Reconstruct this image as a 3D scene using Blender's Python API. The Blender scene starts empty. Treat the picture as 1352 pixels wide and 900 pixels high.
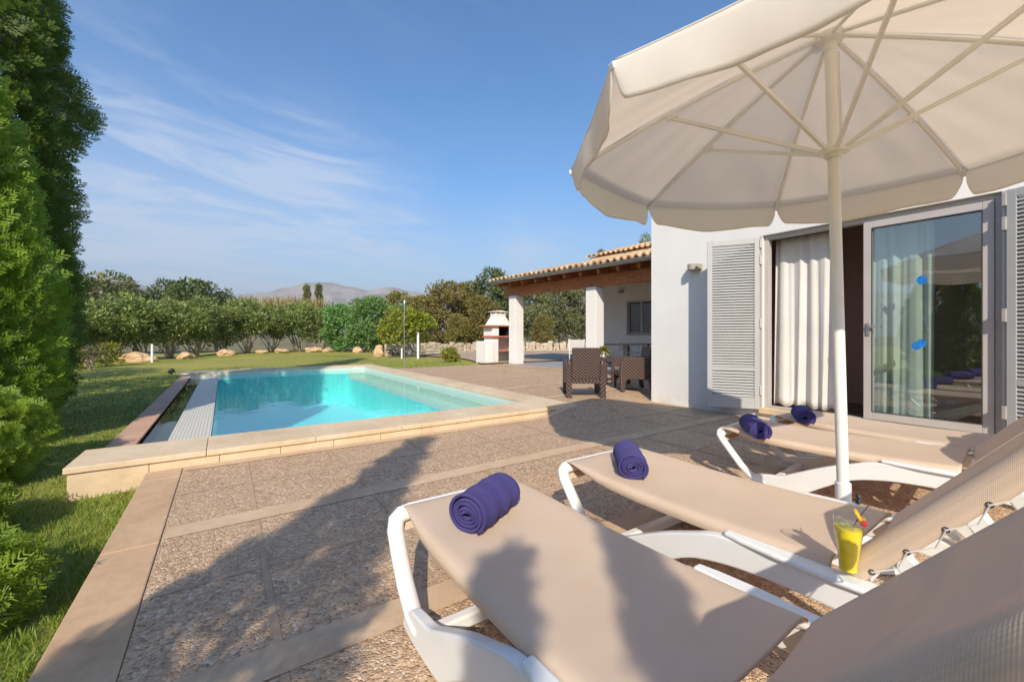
import bpy, bmesh, math, random
import numpy as np
from mathutils import Vector, Matrix
R = math.radians
scn = bpy.context.scene
col = scn.collection
rng = np.random.default_rng(7)
random.seed(7)

# ------------------------------------------------------------------ mesh builder
class MB:
    def __init__(s): s.v = []; s.f = []
    def add(s, vs, fs):
        o = len(s.v); s.v += [tuple(v) for v in vs]; s.f += [tuple(i + o for i in f) for f in fs]; return s
    def box(s, x0, x1, y0, y1, z0, z1, M=None):
        vs = [Vector(p) for p in ((x0,y0,z0),(x1,y0,z0),(x1,y1,z0),(x0,y1,z0),(x0,y0,z1),(x1,y0,z1),(x1,y1,z1),(x0,y1,z1))]
        if M is not None: vs = [M @ v for v in vs]
        return s.add(vs, [(0,3,2,1),(4,5,6,7),(0,1,5,4),(1,2,6,5),(2,3,7,6),(3,0,4,7)])
    def bar(s, a, b, w, h, up=(0,0,1), ext=0):
        a, b = Vector(a), Vector(b); d = (b - a); L = d.length; d.normalize(); u = Vector(up)
        sx = d.cross(u)
        if sx.length < 1e-4: sx = d.cross(Vector((1,0,0)))
        sx.normalize(); u = sx.cross(d)
        M = Matrix((sx, d, u)).transposed().to_4x4(); M.translation = a
        return s.box(-w/2, w/2, -ext, L + ext, -h/2, h/2, M)
    def tube(s, pts, r, n=10, cap=True, sy=1.0):
        pts = [Vector(p) for p in pts]; m = len(pts)
        rs = r if isinstance(r, (list, tuple)) else [r] * m
        rings = []; prev = None
        for i, p in enumerate(pts):
            t = (pts[min(i+1, m-1)] - pts[max(i-1, 0)]).normalized()
            if prev is None:
                a = t.orthogonal().normalized() if abs(t.x) > .9 else (Vector((1,0,0)) - t * t.x).normalized()
            else: a = (prev - t * prev.dot(t)).normalized()
            prev = a; b = t.cross(a)
            rings.append([p + (a * math.cos(2*math.pi*k/n) + b * (sy * math.sin(2*math.pi*k/n))) * rs[i] for k in range(n)])
        vs = [v for rg in rings for v in rg]; fs = []
        for i in range(m - 1):
            for k in range(n): fs.append((i*n+k, i*n+(k+1)%n, (i+1)*n+(k+1)%n, (i+1)*n+k))
        if cap: fs.append(tuple(range(n-1, -1, -1))); fs.append(tuple((m-1)*n + k for k in range(n)))
        return s.add(vs, fs)
    def lathe(s, prof, c=(0,0,0), n=24):
        vs = []; fs = []; m = len(prof)
        for (r, z) in prof:
            for k in range(n): a = 2*math.pi*k/n; vs.append((c[0]+r*math.cos(a), c[1]+r*math.sin(a), c[2]+z))
        for i in range(m-1):
            for k in range(n): fs.append((i*n+k, i*n+(k+1)%n, (i+1)*n+(k+1)%n, (i+1)*n+k))
        return s.add(vs, fs)
    def prism(s, outline, t0, t1, axis='x', M=None):
        n = len(outline); vs = []
        for t in (t0, t1):
            for (a, b) in outline:
                p = {'x': (t,a,b), 'y': (a,t,b), 'z': (a,b,t)}[axis]
                vs.append(M @ Vector(p) if M is not None else p)
        fs = [tuple(range(n-1,-1,-1)), tuple(range(n, 2*n))]
        fs += [(i, (i+1)%n, n+(i+1)%n, n+i) for i in range(n)]
        return s.add(vs, fs)
    def grid(s, fn, us, ws):
        nu, nw = len(us), len(ws); vs = [fn(u, w) for u in us for w in ws]
        fs = [(i*nw+j, (i+1)*nw+j, (i+1)*nw+j+1, i*nw+j+1) for i in range(nu-1) for j in range(nw-1)]
        return s.add(vs, fs)
    def build(s, name, mat, parent=None, smooth=False, bevel=0, fix=True, solid=0, autos=None, sub=0):
        me = bpy.data.meshes.new(name); me.from_pydata(s.v, [], s.f)
        if fix:
            bm = bmesh.new(); bm.from_mesh(me); bmesh.ops.recalc_face_normals(bm, faces=bm.faces); bm.to_mesh(me); bm.free()
        return finish(name, me, mat, parent, smooth, bevel, solid, autos, sub)

def finish(name, me, mat, parent=None, smooth=False, bevel=0, solid=0, autos=None, sub=0):
    o = bpy.data.objects.new(name, me); col.objects.link(o)
    if mat is not None: me.materials.append(mat)
    if parent is not None: o.parent = parent
    if smooth or autos:
        me.polygons.foreach_set('use_smooth', [True] * len(me.polygons))
        if autos: me.set_sharp_from_angle(angle=R(autos))
    if solid: m = o.modifiers.new('solid', 'SOLIDIFY'); m.thickness = solid; m.offset = 0
    if bevel: m = o.modifiers.new('bevel', 'BEVEL'); m.width = bevel; m.segments = 2; m.limit_method = 'ANGLE'; m.angle_limit = R(40)
    if sub: m = o.modifiers.new('sub', 'SUBSURF'); m.levels = sub; m.render_levels = sub
    return o

def tag(o, label=None, cat=None, group=None, kind=None):
    if label: o['label'] = label
    if cat: o['category'] = cat
    if group: o['group'] = group
    if kind: o['kind'] = kind
    return o
def thing(name, label, cat, loc=(0,0,0), rz=0, group=None):
    o = bpy.data.objects.new(name, None); o.empty_display_size = .2; col.objects.link(o)
    o.location = loc; o.rotation_euler = (0,0,rz); return tag(o, label, cat, group)
def copy_tree(o, parent=None):
    c = o.copy(); col.objects.link(c)
    if parent is not None: c.parent = parent
    for ch in list(o.children): copy_tree(ch, c)
    return c
def struct(o): o['kind'] = 'structure'; return o
def sstep(a, b, x): t = min(1, max(0, (x-a)/(b-a))); return t*t*(3-2*t)

# ------------------------------------------------------------------ materials
class NT:
    def __init__(s, name):
        s.m = bpy.data.materials.new(name); s.m.use_nodes = True; s.t = s.m.node_tree; s.n = s.t.nodes; s.n.clear()
        s.out = s.n.new('ShaderNodeOutputMaterial')
    def new(s, ty, **kw):
        nd = s.n.new(ty)
        for k, v in kw.items():
            if k in nd.inputs: s.set(nd.inputs[k], v)
            else: setattr(nd, k, v)
        return nd
    def set(s, sock, v):
        if isinstance(v, bpy.types.NodeSocket): s.t.links.new(v, sock)
        elif isinstance(v, bpy.types.Node): s.t.links.new(v.outputs[0], sock)
        else:
            if isinstance(v, (tuple, list)) and len(v) == 3 and sock.type == 'RGBA': v = (*v, 1)
            sock.default_value = v
    def ramp(s, fac, stops, interp='LINEAR'):
        r = s.n.new('ShaderNodeValToRGB'); s.set(r.inputs[0], fac); e = r.color_ramp.elements; r.color_ramp.interpolation = interp
        while len(e) < len(stops): e.new(.5)
        for i, (p, c) in enumerate(stops):
            e[i].position = p; e[i].color = (*c, 1) if isinstance(c, (tuple, list)) else (c, c, c, 1)
        return r.outputs[0]
    def mix(s, f, a, b, mode='MIX'):
        nd = s.n.new('ShaderNodeMix'); nd.data_type = 'RGBA'; nd.blend_type = mode
        s.set(nd.inputs[0], f); s.set(nd.inputs[6], a); s.set(nd.inputs[7], b); return nd.outputs[2]
    def math(s, op, a, b=0.0, c=None):
        nd = s.n.new('ShaderNodeMath'); nd.operation = op; s.set(nd.inputs[0], a); s.set(nd.inputs[1], b)
        if c is not None: s.set(nd.inputs[2], c)
        return nd.outputs[0]
    def coord(s, scale=(1,1,1), rot=(0,0,0), which='Object'):
        tc = s.n.new('ShaderNodeTexCoord'); mp = s.n.new('ShaderNodeMapping')
        s.t.links.new(tc.outputs[which], mp.inputs[0]); mp.inputs['Scale'].default_value = scale; mp.inputs['Rotation'].default_value = rot
        return mp.outputs[0]
    def noise(s, vec, scale, detail=4, rough=.55, out=0, dist=0):
        nd = s.n.new('ShaderNodeTexNoise'); s.set(nd.inputs['Vector'], vec); nd.inputs['Scale'].default_value = scale
        nd.inputs['Detail'].default_value = detail; nd.inputs['Roughness'].default_value = rough; nd.inputs['Distortion'].default_value = dist
        return nd.outputs[out]
    def bump(s, h, strength=.3, dist=.01, normal=None):
        nd = s.n.new('ShaderNodeBump'); s.set(nd.inputs['Height'], h); nd.inputs['Strength'].default_value = strength; nd.inputs['Distance'].default_value = dist
        if normal is not None: s.set(nd.inputs['Normal'], normal)
        return nd.outputs[0]
    def pbr(s, color, rough=.6, normal=None, **kw):
        p = s.n.new('ShaderNodeBsdfPrincipled'); s.set(p.inputs['Base Color'], color); s.set(p.inputs['Roughness'], rough)
        if normal is not None: s.set(p.inputs['Normal'], normal)
        for k, v in kw.items(): s.set(p.inputs[k], v)
        return p.outputs[0]
    def done(s, sh): s.t.links.new(sh, s.out.inputs[0]); return s.m

def simple(name, c, rough=.6, var=.12, scale=6, bump=.15, bscale=60, bdist=.004, **kw):
    t = NT(name); co = t.coord()
    n = t.noise(co, scale, 5)
    lo = tuple(max(0, x*(1-var)) for x in c); hi = tuple(min(1, x*(1+var)) for x in c)
    cc = t.ramp(n, [(.3, lo), (.7, hi)])
    nb = t.bump(t.noise(co, bscale, 4), bump, bdist) if bump else None
    rr = t.ramp(t.noise(co, scale*2.3, 3), [(.3, max(0, rough-.08)), (.7, min(1, rough+.08))])
    return t.done(t.pbr(cc, rr, nb, **kw))

def leafmat(name, stops, trans=.35, rough=.5):
    t = NT(name); g = t.new('ShaderNodeNewGeometry')
    oi = t.new('ShaderNodeObjectInfo')
    n = t.noise(t.coord(), .9, 3)
    f = t.math('ADD', t.math('MULTIPLY', g.outputs['Random Per Island'], .6), t.math('MULTIPLY', n, .4))
    c = t.ramp(f, stops)
    hs = t.new('ShaderNodeHueSaturation'); t.set(hs.inputs['Color'], c)
    t.set(hs.inputs['Hue'], t.math('ADD', .488, t.math('MULTIPLY', oi.outputs['Random'], .024)))
    t.set(hs.inputs['Value'], t.math('ADD', .85, t.math('MULTIPLY', oi.outputs['Random'], .3)))
    c = hs.outputs[0]
    p = t.pbr(c, rough); tr = t.new('ShaderNodeBsdfTranslucent'); t.set(tr.inputs[0], t.mix(.5, c, (.16,.24,.03), 'MIX'))
    mx = t.new('ShaderNodeMixShader'); mx.inputs[0].default_value = trans
    t.t.links.new(p, mx.inputs[1]); t.t.links.new(tr.outputs[0], mx.inputs[2])
    return t.done(mx.outputs[0])

def m_pebble():
    t = NT('exposed_pebble_paving'); co = t.coord()
    wob = t.mix(.012, co, t.noise(co, 30, 2, out=1))
    v = t.new('ShaderNodeTexVoronoi', Vector=wob, Scale=74.0, Randomness=1.0)
    ve = t.new('ShaderNodeTexVoronoi', feature='DISTANCE_TO_EDGE', Vector=wob, Scale=74.0)
    sep = t.new('ShaderNodeSeparateColor'); t.set(sep.inputs[0], v.outputs['Color'])
    peb = t.ramp(sep.outputs[0], [(.0, (.205,.115,.066)), (.3, (.38,.228,.132)), (.6, (.53,.335,.20)), (.85, (.64,.435,.268)), (.95, (.72,.57,.41)), (1, (.80,.70,.57))])
    mortar = t.ramp(t.noise(co, 9, 4), [(.3, (.53,.36,.22)), (.7, (.65,.47,.305))])
    edge = t.ramp(ve.outputs['Distance'], [(.03, 0), (.10, 1)])
    big = t.noise(co, 1.3, 5, .6)
    cover = t.ramp(big, [(.3, .82), (.62, 1)])
    rnd = t.math('LESS_THAN', sep.outputs[1], cover)
    f = t.math('MULTIPLY', edge, rnd)
    c = t.mix(f, mortar, peb)
    c = t.mix(t.ramp(t.noise(co, .55, 4, .65), [(.35, 0), (.7, .45)]), c, (.60,.43,.275))
    hgt = t.math('ADD', t.math('MULTIPLY', t.ramp(ve.outputs['Distance'], [(0, 0), (.28, 1)]), f), t.math('MULTIPLY', t.noise(co, 200, 2), .12))
    return t.done(t.pbr(c, t.ramp(sep.outputs[2], [(0, .45), (1, .8)]), t.bump(hgt, .75, .006)))

def m_stone(name, c0, c1, c2, scale=3):
    t = NT(name); co = t.coord()
    n = t.noise(co, scale, 7, .62); n2 = t.noise(co, scale*9, 5, .7)
    c = t.ramp(n, [(.28, c0), (.5, c1), (.75, c2)])
    c = t.mix(t.ramp(n2, [(.45, 0), (.8, .35)]), c, tuple(x*.62 for x in c0))
    h = t.math('ADD', t.noise(co, 90, 5, .7), t.math('MULTIPLY', n, .8))
    return t.done(t.pbr(c, .78, t.bump(h, .35, .004)))

def m_stucco():
    t = NT('white_stucco'); co = t.coord()
    n = t.noise(co, 1.1, 6, .6)
    c = t.ramp(n, [(.3, (.68,.677,.664)), (.7, (.745,.742,.728))])
    sep = t.new('ShaderNodeSeparateXYZ'); t.set(sep.inputs[0], co)
    low = t.math('MULTIPLY', t.ramp(sep.outputs[2], [(.0, 1), (.22, 0)]), t.ramp(t.noise(co, 7, 5), [(.35, 0), (.65, .5)]))
    c = t.mix(low, c, (.5,.44,.36))
    stc = t.coord((3.2, 3.2, .28)); c = t.mix(t.ramp(t.noise(stc, 1.6, 5, .65), [(.5, 0), (.78, .10)]), c, (.50,.47,.42))
    return t.done(t.pbr(c, .9, t.bump(t.math('ADD', t.noise(co, 160, 4, .7), t.math('MULTIPLY', t.noise(co, 9, 3), 1.5)), .25, .005)))

def m_lawn():
    t = NT('lawn_turf'); co = t.coord()
    n = t.noise(co, .35, 5, .6); n2 = t.noise(co, 14, 5, .75); n3 = t.noise(co, 90, 3, .8)
    c = t.ramp(n, [(.3, (.2,.24,.03)), (.45, (.33,.33,.05)), (.62, (.46,.38,.085)), (.8, (.5,.38,.12))])
    c = t.mix(t.ramp(n2, [(.35, 0), (.7, .5)]), c, (.13,.16,.025))
    c = t.mix(t.ramp(n3, [(.5, 0), (.75, .5)]), c, (.3,.28,.09))
    h = t.math('ADD', n2, t.math('MULTIPLY', n3, .7))
    return t.done(t.pbr(c, .85, t.bump(h, .9, .03)))

def m_wood():
    t = NT('varnished_timber'); co = t.coord((1,1,1))
    st = t.coord((9, 1.2, 9))
    n = t.noise(st, 3, 6, .6, dist=1.2)
    c = t.ramp(n, [(.3, (.20,.065,.018)), (.5, (.36,.13,.035)), (.7, (.47,.20,.065))])
    return t.done(t.pbr(c, .5, t.bump(n, .15, .004)))

def m_wicker():
    t = NT('brown_chevron_wicker'); co = t.coord()
    sp = t.new('ShaderNodeSeparateXYZ'); t.set(sp.inputs[0], co)
    ax = t.math('ABSOLUTE', sp.outputs[0]); d = t.math('ADD', t.math('ADD', ax, t.math('MULTIPLY', sp.outputs[1], .9)), t.math('MULTIPLY', sp.outputs[2], -1.0))
    w = t.math('SINE', t.math('MULTIPLY', d, 112.0))
    w2 = t.math('SINE', t.math('MULTIPLY', t.math('ADD', ax, sp.outputs[2]), 420.0))
    h = t.math('ADD', w, t.math('MULTIPLY', w2, .25))
    c = t.ramp(t.math('ADD', t.math('MULTIPLY', h, .35), .5), [(.1, (.010,.006,.005)), (.5, (.06,.034,.027)), (.95, (.19,.12,.095))])
    return t.done(t.pbr(c, .42, t.bump(h, .8, .006)))

def m_canvas(name, c, trans=.2, weave=900, tc=None):
    t = NT(name); co = t.coord()
    n = t.noise(co, 2.2, 5, .6)
    cc = t.ramp(n, [(.3, tuple(x*.93 for x in c)), (.7, tuple(min(1, x*1.04) for x in c))])
    st = t.ramp(t.noise(co, 5.5, 6, .7), [(.62, 0), (.78, .25)])
    cc = t.mix(st, cc, tuple(x*.72 for x in c))
    h = t.math('ADD', t.noise(co, weave*.5, 2), t.math('MULTIPLY', t.noise(co, 14, 3), 1.2))
    p = t.pbr(cc, .88, t.bump(h, .22, .004))
    tr = t.new('ShaderNodeBsdfTranslucent'); t.set(tr.inputs[0], tc or c)
    mx = t.new('ShaderNodeMixShader'); mx.inputs[0].default_value = trans
    t.t.links.new(p, mx.inputs[1]); t.t.links.new(tr.outputs[0], mx.inputs[2])
    return t.done(mx.outputs[0])

def m_sling():
    t = NT('beige_mesh_sling'); co = t.coord()
    wv = t.new('ShaderNodeTexWave', Vector=co, Scale=95.0, bands_direction='Y'); wv.inputs['Distortion'].default_value = .4
    wx = t.new('ShaderNodeTexWave', Vector=co, Scale=95.0, bands_direction='X')
    h = t.math('ADD', wv.outputs[1], wx.outputs[1])
    n = t.noise(co, 3, 5, .6)
    c = t.ramp(n, [(.3, (.77,.65,.50)), (.7, (.83,.71,.565))])
    c = t.mix(t.math('MULTIPLY', h, .16), c, (.42,.31,.21))
    c = t.mix(t.ramp(t.noise(co, 1.7, 6, .7), [(.5, 0), (.8, .22)]), c, (.52,.40,.28))
    p = t.pbr(c, .62, t.bump(h, .25, .002))
    tr = t.new('ShaderNodeBsdfTranslucent'); t.set(tr.inputs[0], (.98,.66,.46))
    mx = t.new('ShaderNodeMixShader'); mx.inputs[0].default_value = .28
    t.t.links.new(p, mx.inputs[1]); t.t.links.new(tr.outputs[0], mx.inputs[2])
    return t.done(mx.outputs[0])

def m_terry():
    t = NT('violet_terry_cloth'); co = t.coord()
    n = t.noise(co, 260, 4, .8); n2 = t.noise(co, 22, 4)
    c = t.ramp(n, [(.3, (.032,.026,.165)), (.7, (.078,.062,.31))])
    h = t.math('ADD', n, t.math('MULTIPLY', n2, .8))
    return t.done(t.pbr(c, .95, t.bump(h, 1.0, .012), **{'Sheen Weight': .22, 'Sheen Roughness': .5, 'Sheen Tint': (.5,.45,.9)}))

def m_glass(name, tint, base_refl=.06, ior=1.5):
    t = NT(name)
    tr = t.new('ShaderNodeBsdfTransparent', Color=(*tint, 1)); gl = t.new('ShaderNodeBsdfGlossy', Roughness=0.0)
    gl.inputs[0].default_value = (1,1,1,1)
    f = schlick(t, .03 + base_refl)
    mx = t.new('ShaderNodeMixShader'); t.set(mx.inputs[0], f)
    t.t.links.new(tr.outputs[0], mx.inputs[1]); t.t.links.new(gl.outputs[0], mx.inputs[2])
    return t.done(mx.outputs[0])

def m_water(name, tint, rip=.06):
    t = NT(name); co = t.coord((1, .55, 1))
    n = t.math('ADD', t.noise(co, 2.6, 3, .5), t.math('MULTIPLY', t.noise(co, 9, 2, .5), .3))
    nb = t.bump(n, rip, .05)
    tr = t.new('ShaderNodeBsdfTransparent', Color=(*tint, 1)); gl = t.new('ShaderNodeBsdfGlossy', Roughness=.0)
    gl.inputs[0].default_value = (1,1,1,1); t.set(gl.inputs['Normal'], nb)
    mx = t.new('ShaderNodeMixShader'); t.set(mx.inputs[0], schlick(t, .02, .58, nb))
    t.t.links.new(tr.outputs[0], mx.inputs[1]); t.t.links.new(gl.outputs[0], mx.inputs[2])
    return t.done(mx.outputs[0])

def m_tiles(name, c, grout, sx, sy, off=0.0, bumpd=.002, mortar=.06, var=.05):
    t = NT(name); co = t.coord()
    b = t.new('ShaderNodeTexBrick', Vector=co, Scale=1.0); b.offset = off; b.squash = 1
    b.inputs['Brick Width'].default_value = sx; b.inputs['Row Height'].default_value = sy; b.inputs['Mortar Size'].default_value = mortar*min(sx, sy)
    b.inputs['Color1'].default_value = (*[x*(1-var) for x in c], 1); b.inputs['Color2'].default_value = (*[min(1, x*(1+var)) for x in c], 1); b.inputs['Mortar'].default_value = (*grout, 1)
    return t.done(t.pbr(b.outputs[0], .35, t.bump(t.math('SUBTRACT', 1.0, b.outputs['Fac']), .5, bumpd)))

def m_roof():
    t = NT('clay_roof_tile'); co = t.coord()
    g = t.new('ShaderNodeNewGeometry')
    f = t.math('ADD', t.math('MULTIPLY', g.outputs['Random Per Island'], .55), t.math('MULTIPLY', t.noise(co, 5, 6, .65), .45))
    c = t.ramp(f, [(.2, (.42,.23,.11)), (.45, (.6,.4,.22)), (.65, (.68,.5,.3)), (.85, (.55,.44,.32))])
    return t.done(t.pbr(c, .85, t.bump(t.noise(co, 60, 4), .3, .004)))

def schlick(t, f0, scale=1.0, normal=None):
    lw = t.new('ShaderNodeLayerWeight', Blend=.5)
    if normal is not None: t.set(lw.inputs['Normal'], normal)
    return t.math('ADD', f0, t.math('MULTIPLY', t.math('POWER', lw.outputs['Facing'], 5.0), (1-f0)*scale))

M = {}
M['stucco'] = m_stucco()
M['pebble'] = m_pebble()
M['border'] = m_stone('sandstone_border', (.43,.27,.155), (.54,.36,.215), (.62,.43,.275), 2.2)
M['coping'] = m_stone('pool_coping_stone', (.55,.41,.25), (.66,.515,.34), (.73,.60,.43), 1.8)
M['redcoping'] = m_stone('red_coping_stone', (.46,.26,.165), (.55,.335,.22), (.61,.40,.28), 2.5)
M['strip'] = m_stone('concrete_strip', (.47,.32,.20), (.57,.41,.265), (.64,.48,.33), 2.5)
M['grout'] = m_stone('panel_joint', (.36,.24,.15), (.46,.32,.205), (.53,.38,.255), 6)
M['lawn'] = m_lawn()
M['field'] = simple('dry_field', (.17,.15,.06), .95, .35, .05, .3, 2, .1)
M['gravel'] = m_stone('gravel_yard', (.34,.25,.17), (.43,.33,.235), (.5,.4,.3), 5)
M['porchfloor'] = simple('grey_floor_tile', (.33,.32,.32), .45, .1, 2)
M['wood'] = m_wood()
M['roof'] = m_roof()
M['gutter'] = simple('zinc_gutter', (.3,.3,.3), .45, .12, 5, .05, Metallic=.5)
M['terracotta'] = simple('terracotta_slab', (.48,.16,.075), .75, .15, 8)
M['soot'] = simple('soot', (.012,.012,.013), .9, .3)
M['alu'] = simple('grey_powder_coated_frame', (.43,.40,.385), .42, .05, 3, .03)
M['shutter'] = simple('pale_grey_shutter_paint', (.40,.405,.40), .45, .05, 3, .03)
M['darkmetal'] = simple('dark_metal', (.04,.04,.045), .4, .1, 8, .05)
M['steel'] = simple('steel', (.55,.55,.56), .3, .1, 8, .03, Metallic=.9)
M['whiteplastic'] = simple('white_resin', (.74,.75,.74), .38, .05, 3, .04, 120)
M['polewhite'] = simple('white_powder_coated_pole', (.78,.77,.72), .4, .06, 4, .04)
M['canvas'] = m_canvas('ecru_parasol_canvas', (.88,.91,.93), .56, tc=(1.0,.90,.78))
M['curtain'] = m_canvas('white_sheer_curtain', (.86,.85,.83), .38, tc=(.9,.88,.85))
M['sling'] = m_sling()
M['terry'] = m_terry()
M['wicker'] = m_wicker()
M['glass'] = m_glass('door_glass', (.86,.935,.915), .13)
M['winglass'] = m_glass('window_glass', (.25,.28,.28), .06)
M['drinkglass'] = m_glass('drinking_glass', (.985,.99,.985), .0)
t = NT('orange_juice'); n_ = t.noise(t.coord(), 30, 3); cj = t.ramp(n_, [(.3, (.93,.66,.012)), (.7, (1.0,.82,.03))]); pj = t.pbr(cj, .3); tj = t.new('ShaderNodeBsdfTranslucent'); t.set(tj.inputs[0], (1.0,.80,.03))
mj = t.new('ShaderNodeMixShader'); mj.inputs[0].default_value = .10; t.t.links.new(pj, mj.inputs[1]); t.t.links.new(tj.outputs[0], mj.inputs[2]); M['juice'] = t.done(mj.outputs[0])
M['orange'] = simple('orange_peel', (.9,.45,.01), .4, .2, 60, .2, 300)
M['cherry'] = simple('cherry', (.6,.012,.01), .15, .1, 30, 0)
M['ice'] = m_glass('ice', (.9,.93,.85), .08, 1.31)
M['water'] = m_water('pool_water', (.74,.975,.98), .08)
M['trough'] = m_water('trough_water', (.55,.6,.5), .04)
M['poolwall'] = m_tiles('pool_mosaic', (.24,.80,.80), (.18,.70,.71), .05, .05)
M['poolwhite'] = m_tiles('pale_pool_mosaic', (.74,.77,.70), (.6,.64,.58), .05, .05)
M['grate'] = m_tiles('overflow_grating', (.70,.665,.58), (.44,.41,.34), .034, .05, mortar=.16, bumpd=.006)
M['troughwall'] = simple('trough_wall', (.42,.46,.38), .6)
M['bark'] = simple('grey_bark', (.22,.18,.13), .9, .3, 14, .6, 40, .02)
M['palebark'] = simple('pale_bark', (.36,.30,.21), .9, .25, 14, .5, 40, .02)
M['rock'] = m_stone('ochre_boulder', (.38,.22,.11), (.55,.37,.21), (.68,.55,.39), 3.5)
M['drystone'] = m_stone('dry_stone', (.38,.30,.21), (.5,.42,.31), (.6,.53,.42), 3)
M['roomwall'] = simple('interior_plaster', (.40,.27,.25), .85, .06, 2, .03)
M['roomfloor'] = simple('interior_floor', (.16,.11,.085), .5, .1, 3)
t = NT('blue_film'); M['blue'] = t.done(t.pbr(t.ramp(t.noise(t.coord(), 55, 3), [(.35, (.004,.09,.42)), (.7, (.03,.27,.66))]), .35))
M['lampbody'] = simple('bronze_grey_lamp', (.33,.30,.27), .5, .06, 5, .05)
M['thuja'] = leafmat('thuja_frond', [(.05, (.22,.15,.05)), (.11, (.10,.19,.014)), (.45, (.22,.35,.028)), (.8, (.35,.47,.06))], .45)
M['thujadark'] = leafmat('cypress_frond', [(.05, (.16,.11,.04)), (.12, (.06,.125,.016)), (.5, (.125,.225,.026)), (.85, (.14,.25,.035))], .4)
M['oleander'] = leafmat('oleander_leaf', [(.1, (.10,.145,.04)), (.5, (.22,.28,.07)), (.85, (.36,.39,.13))], .3)
M['oleander2'] = leafmat('bright_oleander_leaf', [(.1, (.08,.17,.04)), (.5, (.16,.31,.08)), (.85, (.27,.42,.14))], .3)
M['olive'] = leafmat('olive_leaf', [(.1, (.09,.11,.045)), (.5, (.18,.2,.075)), (.85, (.29,.29,.12))], .25)
M['brush'] = leafmat('autumn_brush_leaf', [(.05, (.12,.085,.03)), (.35, (.19,.18,.045)), (.65, (.27,.22,.06)), (.9, (.34,.21,.07))], .3)
M['pine'] = leafmat('dark_tree_leaf', [(.1, (.05,.08,.03)), (.5, (.11,.15,.045)), (.85, (.19,.21,.075))], .25)
M['reed'] = leafmat('dry_reed_leaf', [(.1, (.2,.15,.05)), (.5, (.3,.22,.085)), (.9, (.38,.3,.13))], .3)
M['yellowleaf'] = leafmat('yellow_green_leaf', [(.1, (.16,.19,.018)), (.5, (.27,.29,.025)), (.9, (.4,.38,.045))], .35)
M['purpleleaf'] = leafmat('grey_purple_leaf', [(.1, (.09,.06,.05)), (.5, (.14,.11,.07)), (.9, (.16,.17,.06))], .3)
M['blade'] = leafmat('grass_blade', [(.05, (.11,.19,.02)), (.4, (.18,.28,.03)), (.7, (.27,.35,.05)), (.92, (.42,.40,.11))], .35)
M['hill'] = None

# ------------------------------------------------------------------ foliage (numpy)
def np_mesh(name, verts, k):
    """verts (n*k,3): n separate polygons of k corners"""
    n = len(verts) // k; me = bpy.data.meshes.new(name)
    me.vertices.add(n*k); me.vertices.foreach_set('co', np.ascontiguousarray(verts, dtype=np.float32).ravel())
    me.loops.add(n*k); me.loops.foreach_set('vertex_index', np.arange(n*k, dtype=np.int32))
    me.polygons.add(n); me.polygons.foreach_set('loop_start', np.arange(0, n*k, k, dtype=np.int32))
    me.update(calc_edges=True); return me
def unit(a): return a / np.maximum(1e-9, np.linalg.norm(a, axis=-1, keepdims=True))
def leaves(pos, d, L, W, r=rng):
    """diamond leaves: pos (n,3), dir (n,3)"""
    n = len(pos); d = unit(d); s = unit(np.cross(d, unit(r.normal(size=(n,3))))); L = np.broadcast_to(L, (n,))[:,None]*r.uniform(.7,1.25,(n,1)); W = np.broadcast_to(W, (n,))[:,None]*r.uniform(.75,1.2,(n,1))
    up = np.cross(s, d)
    a = pos; b = pos + d*L*.45 + s*W*.5 + up*W*.12; c = pos + d*L; e = pos + d*L*.45 - s*W*.5 + up*W*.12
    return np.stack([a,b,c,e], 1).reshape(-1,3)
def clump_points(centres, radii, per, r=rng, squash=.8):
    out = []; dirs = []
    for c, rad in zip(centres, radii):
        n = int(per * (rad**1.6)) + 20
        u = unit(r.normal(size=(n,3))); rr = rad * r.uniform(.25, 1.0, (n,1))**.5
        q = u*rr; q[:,2] *= squash
        out.append(c + q); dirs.append(unit(u + r.normal(size=(n,3))*.55 + np.array([0,0,.25])))
    return np.concatenate(out), np.concatenate(dirs)
def crown(h0, h1, rad, nclump, r, shape='round', crad=(.22,.42)):
    cs = []; rs = []
    for i in range(nclump):
        t = r.uniform(0, 1); a = r.uniform(0, 2*math.pi)
        if shape == 'round': w = math.sqrt(max(.03, 1 - (2*t-1.0)**2*.92)) ; rr = rad*w*math.sqrt(r.uniform(.15, 1))
        elif shape == 'cone': w = (1-t)**.75; rr = rad*w*math.sqrt(r.uniform(.2, 1))
        else: w = 1.0; rr = rad*math.sqrt(r.uniform(0, 1))
        cs.append((rr*math.cos(a), rr*math.sin(a), h0 + (h1-h0)*t)); rs.append(rad*r.uniform(*crad))
    return np.array(cs), np.array(rs)
def limb(mb, a, b, r0, r1, r, n=6, wob=.12):
    a = np.array(a, float); b = np.array(b, float); L = np.linalg.norm(b-a); pts = []
    for i in range(n):
        t = i/(n-1); p = a + (b-a)*t + r.normal(size=3)*wob*L*.25*math.sin(math.pi*t); pts.append(tuple(p))
    mb.tube(pts, [r0 + (r1-r0)*i/(n-1) for i in range(n)], 6)

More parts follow.
